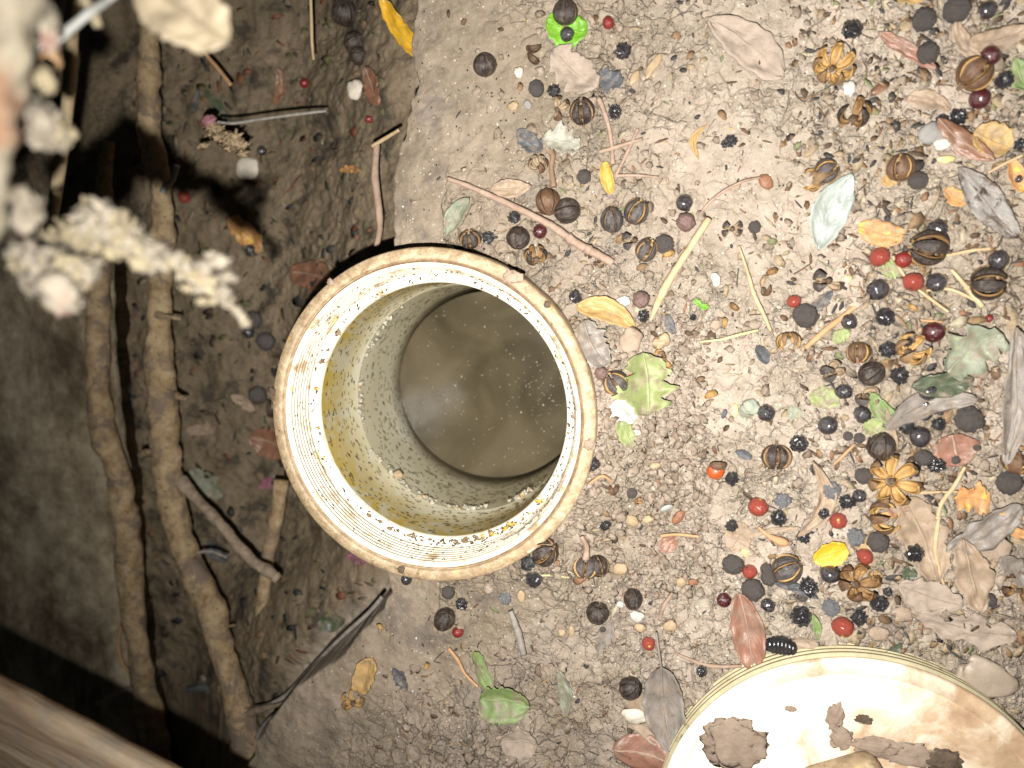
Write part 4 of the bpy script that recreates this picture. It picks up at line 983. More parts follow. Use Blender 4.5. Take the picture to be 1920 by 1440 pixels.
TW = [([(842, 336, 4), (880, 350, 5), (935, 374, 6), (985, 398, 6.5), (1035, 424, 7), (1075, 452, 7.5), (1110, 472, 8), (1150, 494, 8)], 'twig_pink', 'long slanting twig lying above the pipe, thickening to the right', (.7, .85)),
 ([(1328, 412, 7), (1300, 455, 7), (1268, 505, 7), (1243, 548, 8), (1220, 600, 3)], 'twig_pale', 'straight pale broken stick with pointed lower end', ()),
 ([(1384, 462, 2), (1400, 510, 3), (1412, 550, 4), (1430, 590, 4), (1443, 620, 2.5)], 'twig_pale', 'thin straight tan stalk left of the small red berry', (.5,)),
 ([(1124, 188, 5), (1138, 225, 4.5), (1146, 262, 4), (1150, 310, 4)], 'twig_pink', 'thin twig going down left of the single black berry', ()),
 ([(1124, 286, 4), (1160, 277, 4), (1205, 262, 3)], 'twig_pink', 'short pink twig above the yellow husk', ()),
 ([(1196, 242, 3), (1180, 282, 3.5), (1156, 330, 3.5)], 'twig_pink', 'short slanting twig crossing beside the yellow husk', ()),
 ([(1154, 332, 3), (1190, 330, 3), (1235, 334, 2.5)], 'twig_pink', 'thin level twig right of the yellow husk', ()),
 ([(1040, 352, 6), (1036, 320, 5), (1038, 292, 5), (1030, 284, 6)], 'twig_brown', 'short dark stalk rising from the brown ribbed capsule', ()),
 ([(1312, 640, 2), (1350, 636, 2.5), (1380, 628, 3), (1420, 618, 2)], 'seed_yellow', 'mossy yellow sprig on the bare soil', ()),
 ([(1610, 570, 4), (1580, 592, 5), (1545, 620, 6), (1508, 652, 5)], 'twig_orange', 'orange-tan stick slanting beside the tan split capsule', ()),
 ([(1672, 480, 2), (1695, 520, 3), (1730, 552, 3), (1775, 585, 2.5)], 'twig_pale', 'thin stalk crossing the glossy red berry', ()),
 ([(1908, 722, 5), (1895, 770, 7), (1885, 812, 6), (1878, 850, 5)], 'twig_orange', 'short orange stalk near the right edge', ()),
 ([(1804, 872, 3), (1782, 905, 4), (1762, 945, 4), (1752, 985, 4.5), (1750, 1030, 4), (1762, 1080, 3), (1775, 1110, 2)], 'twig_pale', 'long curved pale stalk down the right side', (.45,)),
 ([(1720, 925, 2), (1750, 922, 2.5), (1790, 918, 2)], 'twig_pale', 'thin pale stalk pointing from the rosette to the curved stalk', ()),
 ([(1238, 1000, 3), (1270, 998, 3), (1310, 1004, 2.5)], 'twig_orange', 'thin orange twig above the reddish lobed leaf', ()),
 ([(1092, 1002, 4), (1102, 1020, 5), (1100, 1042, 7)], 'twig_pink', 'forked stub rising from the double capsule below the pipe', ()),
 ([(1262, 1108, 3), (1246, 1130, 4), (1236, 1158, 3)], 'twig_pink', 'small forked pink twig right of the dark capsule pair', ()),
 ([(845, 1210, 3), (862, 1232, 3.5), (875, 1258, 3), (898, 1284, 2.5)], 'twig_orange', 'thin orange stalk left of the lime leaf', ()),
 ([(1010, 1074, 1.6), (1035, 1078, 2), (1068, 1082, 1.6)], 'seed_yellow', 'thin yellow-green stalk left of the double capsule', ()),
 ([(1330, 560, 1), (1300, 640, 1)], 'twig_brown', 'hair-thin dark fibre on the bare soil', ()),
 ([(1310, 405, 2), (1340, 372, 3), (1385, 345, 2.5), (1425, 335, 2)], 'twig_pink', 'thin curved pinkish stem leading to a small seed', ()),
 ([(1270, 1225, 3), (1330, 1248, 4), (1390, 1246, 3)], 'twig_pink', 'pink twig under the foot of the red-brown leaf', ()),
 ([(1770, 480, 3), (1820, 470, 3.5), (1862, 466, 3)], 'twig_pale', 'pale level straw right of the big striped capsule', ()),
 ([(1850, 325, 2.5), (1880, 308, 3), (1915, 292, 2.5)], 'twig_pale', 'pale straw crossing over the dark-blotched leaf', ()),
 ([(1600, 830, 1.5), (1580, 850, 3), (1560, 868, 2)], 'twig_orange', 'small orange root fibre left of the ribbed black capsule', ()),
 ([(1780, 505, 3), (1805, 540, 4.5), (1835, 575, 5)], 'twig_pale', 'pale stalk below the shiny black berry at right', (.5,)),
 ([(1735, 545, 2), (1775, 542, 3), (1812, 556, 3), (1838, 572, 3)], 'twig_pale', 'arched pale stalk over the dark olive capsule', ()),
 ([(1860, 955, 5), (1900, 965, 5), (1930, 968, 5)], 'twig_orange', 'rough orange twig stub at the right edge', ()),
 ([(1690, 600, 2), (1720, 600, 3), (1765, 604, 2)], 'twig_orange', 'short bent orange fibre above the glossy maroon berry', ()),
 ([(860, 455, 1.5), (905, 466, 1.5)], 'twig_brown', 'fine fibre beside the pipe rim top', ()),
 ([(1420, 985, 3), (1440, 1000, 5), (1462, 1010, 8), (1478, 1018, 4)], 'twig_orange', 'club-shaped tan stalk below the bright red berry', ()),
 ([(1105, 905, 2), (1130, 890, 3), (1150, 902, 2)], 'twig_orange', 'small curved fibre beside the pipe right side', ()),
 ([(960, 1140, 5), (975, 1180, 7), (985, 1220, 6)], 'twig_grey', 'flaking grey stick on crumbly soil below the pipe', ())]
for t in TW: twig(t[0], t[1], t[2], knots=t[3])

# ------------------------------------------------------------------ fruit prototypes
def orient(o, az, tilt, roll=0):
    """az: picture-plane direction of the axis tip (deg, 0=right, 90=up); tilt: 0 points up at the camera, 90 lies flat"""
    a = math.radians(az); t = math.radians(tilt)
    axv = Vector((math.sin(t) * math.cos(a), math.sin(t) * math.sin(a), math.cos(t)))
    o.rotation_mode = 'QUATERNION'
    q_ = axv.to_track_quat('Z', 'Y'); o.rotation_quaternion = q_ @ Matrix.Rotation(math.radians(roll), 3, 'Z').to_quaternion()

def berry_mesh(name, mat, wr, seed, sub=4):
    V, F = ico(sub); out = []
    for v in V:
        if wr:
            n = mnoise.fractal(v * 1.6 + Vector((seed, seed * 2, 0)), 1, 2, 3)
            n2 = mnoise.voronoi(v * 2.6 + Vector((seed * 3, 0, seed)))[0][0]
            r = 1 + wr * (n * .5 + .55 - 1.5 * n2)
        else: r = 1 + .025 * mnoise.noise(v * 1.5 + Vector((seed, 0, 0)))
        dd = v.angle(Vector((0, 0, 1)))
        r *= 1 - .10 * math.exp(-(dd / .28) ** 2)
        out.append(Vector((v.x, v.y, v.z * .95)) * r)
    return mesh(name, out, F, mat)
def calyx_mesh(mat):
    V = []; F = []; n = 10
    for k in range(n):
        a = 2 * math.pi * k / n; rr2 = .26 if k % 2 == 0 else .14
        V.append((rr2 * math.cos(a), rr2 * math.sin(a), .84)); 
    for k in range(n):
        a = 2 * math.pi * k / n; V.append((.10 * math.cos(a), .10 * math.sin(a), .93))
    for k in range(n):
        a = 2 * math.pi * k / n; V.append((.04 * math.cos(a), .04 * math.sin(a), .86))
    for k in range(n):
        k2 = (k + 1) % n; F.append([k, k2, n + k2, n + k]); F.append([n + k, n + k2, 2 * n + k2, 2 * n + k])
    F.append([2 * n + k for k in range(n)])
    return mesh('calyx', V, F, mat)
PROTO = {}
def far(o):                       # prototypes are the first placed individual of their kind
    o['_free'] = 1; return o
def berry_proto(kind, nm, mat, wr, seed, cal=None):
    PROTO[kind] = (nm, berry_mesh(nm, mat, wr, seed), calyx_mesh(cal) if cal else None)
berry_proto('black', 'black_berry', 'skin_black', 0, 1, 'calyx_dark')
berry_proto('black2', 'black_berry', 'skin_black', .10, 4)
berry_proto('wrink', 'wrinkled_berry', 'skin_wrinkled', .26, 2)
berry_proto('wrink2', 'wrinkled_berry', 'skin_wrinkled', .42, 6)
berry_proto('dull', 'dried_berry', 'skin_dull', .16, 3, 'calyx_dark')
berry_proto('silver', 'dried_berry', 'skin_silver', .40, 7)
berry_proto('maroon', 'maroon_berry', 'skin_maroon', .03, 8, 'calyx_dark')
berry_proto('red', 'red_berry', 'skin_red', .08, 9, 'calyx_dark')
berry_proto('redcal', 'red_berry', 'skin_red', .10, 10, 'calyx_green')
berry_proto('orange', 'red_berry', 'skin_orange', .04, 11)
berry_proto('darkred', 'red_berry', 'skin_darkred', .08, 12, 'calyx_dark')
berry_proto('plum', 'dried_berry', 'skin_plum', .16, 13)
berry_proto('pearl', 'pearly_disc', 'skin_pearl', .0, 14)

def valve_mesh(n, gap, outer, inner, thick=.17, septum=.30, point=.06, lip=0.0):
    nt, npn = 12, 8; V = []; F = []; I = []
    for side in (0, 1):
        for i in range(nt + 1):
            th_ = math.pi * (.10 + .89 * i / nt)
            w_ = math.pi / n - gap * math.sin(th_) ** .8 - (lip * math.sin(th_) if side == 0 else 0)
            for j in range(npn + 1):
                f = (j / npn) * 2 - 1; ph = f * w_
                if side == 0: r = 1 + .035 * math.cos(f * math.pi * .5)
                else: r = 1 - thick - septum * math.exp(-(f / .22) ** 2) * math.sin(th_)
                sx = math.sin(th_) * r
                zz = 1 - math.cos(th_) * r * (1 + point * (th_ / math.pi) ** 4)
                V.append((sx * math.cos(ph), sx * math.sin(ph), zz))
    off = (nt + 1) * (npn + 1); q2 = lambda s, i, j: s * off + i * (npn + 1) + j
    for i in range(nt):
        for j in range(npn):
            F.append([q2(0, i, j), q2(0, i, j + 1), q2(0, i + 1, j + 1), q2(0, i + 1, j)][::-1]); I.append(0)
            F.append([q2(1, i, j), q2(1, i, j + 1), q2(1, i + 1, j + 1), q2(1, i + 1, j)]); I.append(1)
    for i in range(nt):
        for j, fl in ((0, 0), (npn, 1)):
            f = [q2(0, i, j), q2(0, i + 1, j), q2(1, i + 1, j), q2(1, i, j)]
            F.append(f if not fl else f[::-1]); I.append(1)
    for j in range(npn):
        for i, fl in ((0, 1), (nt, 0)):
            f = [q2(0, i, j), q2(0, i, j + 1), q2(1, i, j + 1), q2(1, i, j)]
            F.append(f if not fl else f[::-1]); I.append(1)
    return mesh('valve', V, F, [outer, inner], midx=I)
def cap_proto(kind, nm, n, gap, opn, outer, inner, stem=True, core=.62, skip=(), lip=0.0):
    vm = valve_mesh(n, gap, outer, inner, lip=lip)
    v, f = blob(2, .2, 1.5, 3)
    cm = mesh('core', [Vector((p.x * core, p.y * core, p.z * core * (.8 if opn < 20 else .35) + (1 if opn < 20 else .4))) for p in v], f, 'shell_core')
    sv, sf = tube([(0, 0, -.35), (0, 0, -.1), (0, 0, .08)], [.10, .12, .24], 8)
    sm = mesh('stalk', sv, sf, 'twig_brown')
    PROTO[kind] = (nm, vm, cm, sm if stem else None, n, opn, skip)
cap_proto('closed', 'seed_capsule', 6, .022, 0, 'shell_dark', 'shell_inner_dark')
cap_proto('closedbrown', 'seed_capsule', 6, .022, 0, 'shell_brown', 'shell_inner_dark')
cap_proto('closedslate', 'seed_capsule', 6, .03, 1, 'shell_slate', 'shell_inner_dark')
cap_proto('split', 'seed_capsule', 6, 0.07, 4, 'shell_dark', 'shell_inner_dark', lip=0.07)
cap_proto('splitslate', 'seed_capsule', 6, 0.06, 4, 'shell_slate', 'shell_inner', lip=0.05)
cap_proto('splitbrown', 'seed_capsule', 6, 0.06, 5, 'shell_brown', 'shell_inner', lip=0.05)
cap_proto('open', 'seed_capsule', 6, .13, 26, 'shell_brown', 'shell_inner', core=.4)
cap_proto('opendark', 'seed_capsule', 6, .13, 20, 'shell_dark', 'shell_inner_dark', core=.4)
cap_proto('opentan', 'seed_capsule', 6, .10, 30, 'shell_tan', 'shell_inner', core=.35)
cap_proto('rosette', 'seed_capsule', 7, .015, 36, 'shell_tan', 'shell_inner', core=.2)
cap_proto('rosette2', 'seed_capsule', 6, .03, 30, 'shell_brown', 'shell_inner_dark', core=.2)
cap_proto('broken', 'seed_capsule', 6, .05, 17, 'shell_slate', 'shell_inner_pale', core=.3, skip=(0, 3))
cap_proto('brokentan', 'seed_capsule', 6, .05, 20, 'shell_brown', 'shell_inner_pale', core=.3, skip=(1,))

# landmarks for the labels
LM = [('the open pipe', 812, 773, 300), ('the round lid', 1590, 1500, 300), ('the whitish translucent leaf', 1575, 400, 50), ('the big tan rosette capsule', 1673, 900, 30),
      ('the oval yellow leaf', 1553, 1035, 20), ('the bright green leaf', 1063, 45, 20), ('the tattered pale green leaf', 1208, 715, 30), ('the curled lime leaf', 940, 1290, 40),
      ('the long slanting twig', 985, 398, 20), ('the pale pointed stick', 1270, 505, 40), ('the upright red-brown leaf', 1397, 1180, 40), ('the long grey leaf', 1740, 780, 40),
      ('the clay-coated leaf', 1400, 95, 40), ('the crumpled grey-green leaf', 1815, 655, 40), ('the chestnut-brown leaf', 1805, 268, 40), ('the yellow husk', 1140, 332, 10),
      ('the orange-red berry', 1342, 884, 5), ('the crescent tan leaf', 1515, 930, 30), ('the ochre leaf at the rim', 1135, 590, 10), ('the long curved stalk', 1755, 985, 30),
      ('the black millipede', 1462, 1202, 5), ('the silvery leaf', 1250, 1310, 40), ('the tan cork flake', 688, 1263, 10), ('the yellow leaf on the bank', 733, 32, 10), ('the upper tan rosette', 1562, 125, 10)]
USED = set()
def dirword(dx, dy):
    a = math.degrees(math.atan2(-dy, dx)) % 360
    return ['right of', 'above and right of', 'above', 'above and left of', 'left of', 'below and left of', 'below', 'below and right of'][int((a + 22.5) // 45) % 8]
def rel(px, py, k=0, skip=None):
    c = sorted([(max(math.hypot(px - x, py - y) - r, 0), t, x, y) for t, x, y, r in LM if math.hypot(px - x, py - y) > 12])
    d_, t, x, y = c[k]
    near = 'just ' if d_ < 30 else 'well ' if d_ > 110 else ''
    return near + dirword(px - x, py - y) + ' ' + t
def mklabel(adj, px, py, size=None):
    base = adj
    for cand in (f'{base} {rel(px, py)}', f'{base} {rel(px, py)}, {rel(px, py, 1)}', f'{base} {rel(px, py)}, {rel(px, py, 2)}', f'small {base} {rel(px, py)}, {rel(px, py, 1)}', f'dusty {base} {rel(px, py, 1)}, {rel(px, py, 2)}', f'{base} {rel(px, py, 3)}, {rel(px, py, 4)}'):
        w_ = ' '.join(cand.split()[:16])
        if w_ not in USED: USED.add(w_); return w_
    w_ = cand; USED.add(w_); return w_

ADJ = {'black': 'glossy black berry', 'black2': 'shiny dented black berry', 'wrink': 'wrinkled black berry', 'wrink2': 'shrivelled black berry', 'dull': 'dull charcoal berry', 'silver': 'silvery wrinkled dried berry',
       'maroon': 'dark maroon berry', 'red': 'bright red berry', 'redcal': 'red berry with yellow eye', 'orange': 'smooth orange-red berry', 'darkred': 'dark red berry', 'plum': 'dusty plum-brown berry', 'pearl': 'glassy pearl-grey bead',
       'closed': 'closed black seed capsule', 'closedbrown': 'closed ribbed brown capsule', 'closedslate': 'grey ribbed seed capsule', 'split': 'black capsule split with tan lips', 'splitslate': 'grey capsule split with tan stripes', 'splitbrown': 'brown capsule split with tan stripes',
       'open': 'open brown capsule', 'opendark': 'open dark capsule', 'opentan': 'open tan capsule', 'rosette': 'tan rosette capsule', 'rosette2': 'brown rosette capsule', 'broken': 'broken grey capsule shell', 'brokentan': 'broken tan capsule shell'}
GRP = {'berry': 'berries scattered on the soil', 'capsule': 'seed capsules scattered on the soil'}
ITEMS = [
 # berries
 ('wrink',1598,54,20),('black',1848,22,17,0,20),('maroon',1835,186,20,200,40),('wrink2',1370,264,13),('black',1283,380,17,60,20),('plum',1286,417,20),('dull',1415,426,13),('black2',1757,430,20),
 ('maroon',1856,105,20,30,50),('wrink',1884,150,18),('wrink2',1797,218,17),('wrink',1768,226,13),('dull',1722,338,19),('wrink2',1914,270,12),('red',1650,482,20,300,80),('darkred',1694,487,17),
 ('darkred',692,224,8),('black2',1063,64,15),('darkred',1140,42,13),('wrink2',1038,170,13),('wrink2',1168,95,17),('wrink',1153,210,14),('dull',1005,165,17),('dull',1095,331,15),('wrink2',917,446,13),
 ('maroon',1012,434,15),('wrink2',964,407,13),('plum',1202,562,18),('wrink2',1206,592,13),('wrink2',1078,557,14),('dull',1245,458,20),('red',1710,529,20,250,60),('black2',1647,543,21),('black2',1757,530,19),
 ('black2',1868,488,20),('dull',1511,592,25),('wrink',1660,595,18),('black2',1593,603,17),('maroon',1751,623,22,250,50),('wrink',1663,655,17),('black2',1582,735,17),('wrink2',1688,705,17),('black',1740,735,20,270,60),
 ('black',1725,820,20,180,10),('dull',1818,787,27),('black',1552,798,19,150,30),('black2',1617,778,18),('darkred',1852,597,9),('dull',1732,858,18),('wrink2',1757,872,16),('dull',1620,893,18),
 ('wrink',1498,833,18),('silver',1560,920,19),('wrink2',1588,942,16),('black2',1612,930,14),('redcal',1572,977,17,120,25),('wrink',1546,962,15),('dull',1648,1018,22),('silver',1606,1010,18),('red',1622,1044,17,200,80),
 ('wrink',1714,1036,20),('wrink2',1505,1005,14),('black2',1530,880,12),('dull',1895,906,25),('plum',1127,700,14),('red',1489,565,14,100,90),('black2',1437,775,18),('orange',1342,884,18),
 ('wrink2',1372,897,14),('redcal',1422,952,20,80,80),('silver',1467,937,16),('wrink',1460,972,16),('wrink2',1372,987,12),('pearl',1250,953,14),('dull',1374,1060,21),('red',1406,1073,15,120,70),
 ('dull',1412,1108,23),('black2',1440,1135,15),('dull',1442,1085,16),('black',1557,1077,19,100,50),('wrink2',1515,1097,19),('maroon',1357,1123,15,0,60),('wrink',1502,1157,20),('silver',1558,1140,18),('wrink2',1613,1160,16),
 ('wrink',1647,1130,18),('redcal',1581,1178,21,260,50),('dull',1855,1125,14),('black',762,1087,12,0,60),('dull',839,1113,14),('wrink2',865,1133,13),('darkred',858,1186,12),('silver',947,1122,13),('wrink2',992,1052,16),('wrink',1003,1082,17),
 ('redcal',1216,1207,14,0,10),('dull',1437,1066,13),('wrink2',1360,270,9),('wrink',1316,1258,12),('dull',1740,100,22),('dull',1735,35,24),('dull',1790,22,26),('black2',1910,335,9),('wrink2',1700,640,12),
 ('wrink2',1665,1110,10),('dull',1130,1180,7),('wrink',1100,820,12),('wrink2',1112,870,14),('wrink2',1135,985,12),('dull',1185,925,11),('black2',1735,760,10),('wrink2',1760,795,13),('dull',1480,1052,9),('dull',1590,818,10),('dull',1612,822,11),
 ('wrink2',1700,800,14),('wrink',1690,770,12),('dull',1830,840,10),('wrink2',1300,595,7),('dull',1790,862,10),
 # capsules
 ('rosette',1562,125,33,80,14,10),('opendark',1600,220,29,100,30,0),('splitslate',1552,320,22,30,70,20),('splitbrown',1690,313,26,90,80,30),('splitbrown',1830,137,32,45,80,10),('split',1740,466,34,170,80,30),
 ('closed',650,25,26,60,60,0),('closed',668,82,20,30,70,0),('closed',676,106,18,0,70,0),('closed',908,120,22,90,60,20),('closed',1060,22,24,80,70,10),('split',1092,210,24,95,60,0),('brokentan',1045,205,22,0,20,0),
 ('closedbrown',1027,378,25,280,75,20),('closed',1063,395,25,190,75,10),('split',880,446,20,90,50,10),('closed',971,448,22,260,60,0),('closedslate',1147,412,24,90,60,20),('splitslate',1193,397,24,60,75,40),
 ('broken',1188,452,24,10,20,0),('splitslate',1212,468,22,60,70,20),('opendark',1005,484,22,90,40,0),('brokentan',1010,312,18,90,30,0),('broken',1550,527,30,0,15,0),('split',1855,530,31,0,75,40),('opentan',1707,658,31,60,40,20),
 ('splitbrown',1608,662,21,270,80,20),('closed',1637,700,26,40,60,0),('broken',1556,697,24,30,30,0),('broken',1620,742,24,0,30,0),('closed',1653,838,27,90,70,0),('rosette',1674,902,42,90,16,12),('open',1651,970,29,20,50,20),
 ('opentan',1478,636,22,270,70,0),('brokentan',1433,540,20,60,40,0),('splitslate',1155,718,22,130,70,0),('split',1456,858,24,270,82,0),('split',1022,1036,24,40,70,10),('splitslate',1098,1068,22,270,60,0),('split',1122,1062,21,300,60,30),
 ('closed',1120,1150,22,80,45,0),('closed',1187,1124,20,70,50,20),('closed',833,1162,22,60,60,0),('splitslate',1476,1068,29,35,80,20),('rosette2',1607,1094,34,70,28,30),('closed',1182,1291,22,40,60,0),('opentan',662,1315,22,80,70,0),
 ('rosette2',1912,1106,30,100,30,0),('splitbrown',1910,862,26,90,70,0),('brokentan',1125,490,14,0,30,0),('brokentan',1660,300,12,0,30,0),('opentan',1240,668,13,200,60,0),
 ('opentan',1640,1080,12,90,60,0),('broken',1372,430,20,0,5,0),('opentan',1525,337,20,200,60,0),('closedslate',1505,1120,10,0,60,0),('brokentan',1070,600,10,0,40,0),('opentan',1196,940,9,0,50,0)]
for t in ITEMS:
    kind, px, py, r = t[:4]; az = t[4] if len(t) > 4 else rng.uniform(0, 360); tl = t[5] if len(t) > 5 else rng.uniform(20, 80); ro = t[6] if len(t) > 6 else rng.uniform(0, 360)
    gp = slabpt(px, py) if not (px < 700 and py < 400) else ground(px, py)
    iscap = len(PROTO[kind]) > 3; R_ = rad(r, gp) * (.92 if not iscap else .96)
    lift_ = R_ * (.62 if not iscap else .55)
    # keep the fruit's centre on its sight line
    c = on(px, py, gp.z + lift_)
    gz = float(np.mean(np.sort(H(c.x + R_ * .6 * np.array([0, 1, -1, 0, 0]), c.y + R_ * .6 * np.array([0, 0, 0, 1, -1])))[-3:]))
    c.z = gz + lift_ * (.70 if not iscap else .74)
    lab = mklabel(ADJ[kind], px, py)
    if not iscap:
        nm, bme, cme = PROTO[kind]
        o = link(nm, bme, None, c); o.scale = [R_ * rng.uniform(.96, 1.04), R_ * rng.uniform(.96, 1.04), R_ * rng.uniform(.92, 1.0)]
        if kind == 'pearl': o.scale.z *= .45
        orient(o, az, tl, ro); tag(o, lab, 'berry' if kind != 'pearl' else 'bead', GRP['berry'])
        if cme: link('calyx', cme, o)
    else:
        nm, vm, cm, sm, n_, opn, skip = PROTO[kind]
        root_ = empty(nm, c, lab, 'seed capsule', GRP['capsule']); 
        fit = {True: 1.0, False: .80}[opn < 15]
        if opn >= 30: fit = .74
        sc2 = R_ * fit; root_.scale = (sc2 * rng.uniform(.86, 1.04), sc2 * rng.uniform(.9, 1.06), sc2 * rng.uniform(.88, 1.04)); orient(root_, az, tl, ro)
        # centre the body on c
        zc = 1.0 if opn < 15 else .75
        if opn < 15: root_.location = c - (root_.rotation_quaternion @ Vector((0, 0, zc * sc2)))
        else:
            co_ = math.cos(math.radians(opn)); up_ = (1 - co_) * sc2 * .75 + .0003
            root_.location = on(px, py, gz + up_ + .55 * sc2) - root_.rotation_quaternion @ Vector((0, 0, .55 * sc2))
            root_.location.z = max(root_.location.z, gz + up_ * .8 + abs(math.sin(math.radians(tl))) * sc2 * .35)
        for k in range(n_):
            if k in skip or (opn > 15 and opn < 34 and rng.random() < .15): continue
            v_ = link('valve', vm, root_)
            v_.matrix_local = Matrix.Rotation(2 * math.pi * k / n_ + rng.uniform(-.03, .03), 4, 'Z') @ Matrix.Translation((.10, 0, .03)) @ Matrix.Rotation(math.radians(opn + (rng.uniform(-2, 7) if 0 < opn < 15 else rng.uniform(-4, 4) if opn else rng.uniform(0, 1.5))), 4, 'Y') @ Matrix.Translation((-.10, 0, -.03))
        link('core', cm, root_)
        if sm: link('stalk', sm, root_)
# berries in the pit
for kind, px, py, r, lb in (('darkred', 573, 157, 9, 'small red berry on the pit floor under the thin upright stem'), ('red', 350, 370, 12, 'small red berry in shadow right of the long root'), ('darkred', 474, 1391, 11, 'red berry wedged between long root and bank'),
                            ('black', 494, 284, 9, 'tiny black berry right of the pale disc in the pit'), ('dull', 480, 600, 17, 'dull black berry in the pit below the clump tip'), ('dull', 505, 640, 18, 'dull charcoal berry against the pipe side in the pit'),
                            ('wrink', 470, 622, 12, 'wrinkled berry left of two charcoal berries in the pit'), ('dull', 490, 740, 18, 'dark berry in the pit left of the pipe middle'), ('wrink', 475, 470, 12, 'wrinkled dark berry in the pit near the orange-brown leaf')):
    gp = ground(px, py); R_ = rad(r, gp); nm, bme, cme = PROTO[kind]
    o = link(nm, bme, None, gp + Vector((0, 0, R_ * .6))); o.scale = (R_,) * 3; orient(o, rng.uniform(0, 360), 50); tag(o, lb, 'berry', 'berries lying in the pit')
    if cme: link('calyx', cme, o)

# seeds, stones, hulls
def peb(name, px, py, rx, ry, rot, mat, label, cat, h=.5, sd=1, amp=.35, sub=3, pit=False, sink=.2):
    gp = (ground if pit else slabpt)(px, py); s_ = depth_of(gp) / FPX
    v, f = blob(sub, amp, 1.2, sd); m = Matrix.Rotation(math.radians(rot), 3, 'Z'); rz = min(rx, ry) * h
    o = link(name, mesh(name, [m @ Vector((p.x * rx * s_, p.y * ry * s_, p.z * rz * s_)) for p in v], f, mat), None, gp + Vector((0, 0, rz * s_ * (1 - sink) + .0004)))
    return tag(o, label, cat)
def crescent(px, py, r, az, mat_o, mat_i, label, name='seed_hull', cat='seed hull'):
    gp = slabpt(px, py); R_ = rad(r, gp)
    vm = valve_mesh(4, .1, mat_o, mat_i, .16, 0.0)
    o = link(name, vm, None, gp + Vector((0, 0, .0016))); o.scale = (R_ * .85, R_ * .62, R_ * .78)
    a = math.radians(az); o.rotation_euler = (rng.uniform(-.4, .4), math.radians(-90 if rng.random() < .4 else 75) + rng.uniform(-.3, .3), a)
    o.location = gp + Vector((0, 0, .0035)); 
    return tag(o, label, cat)
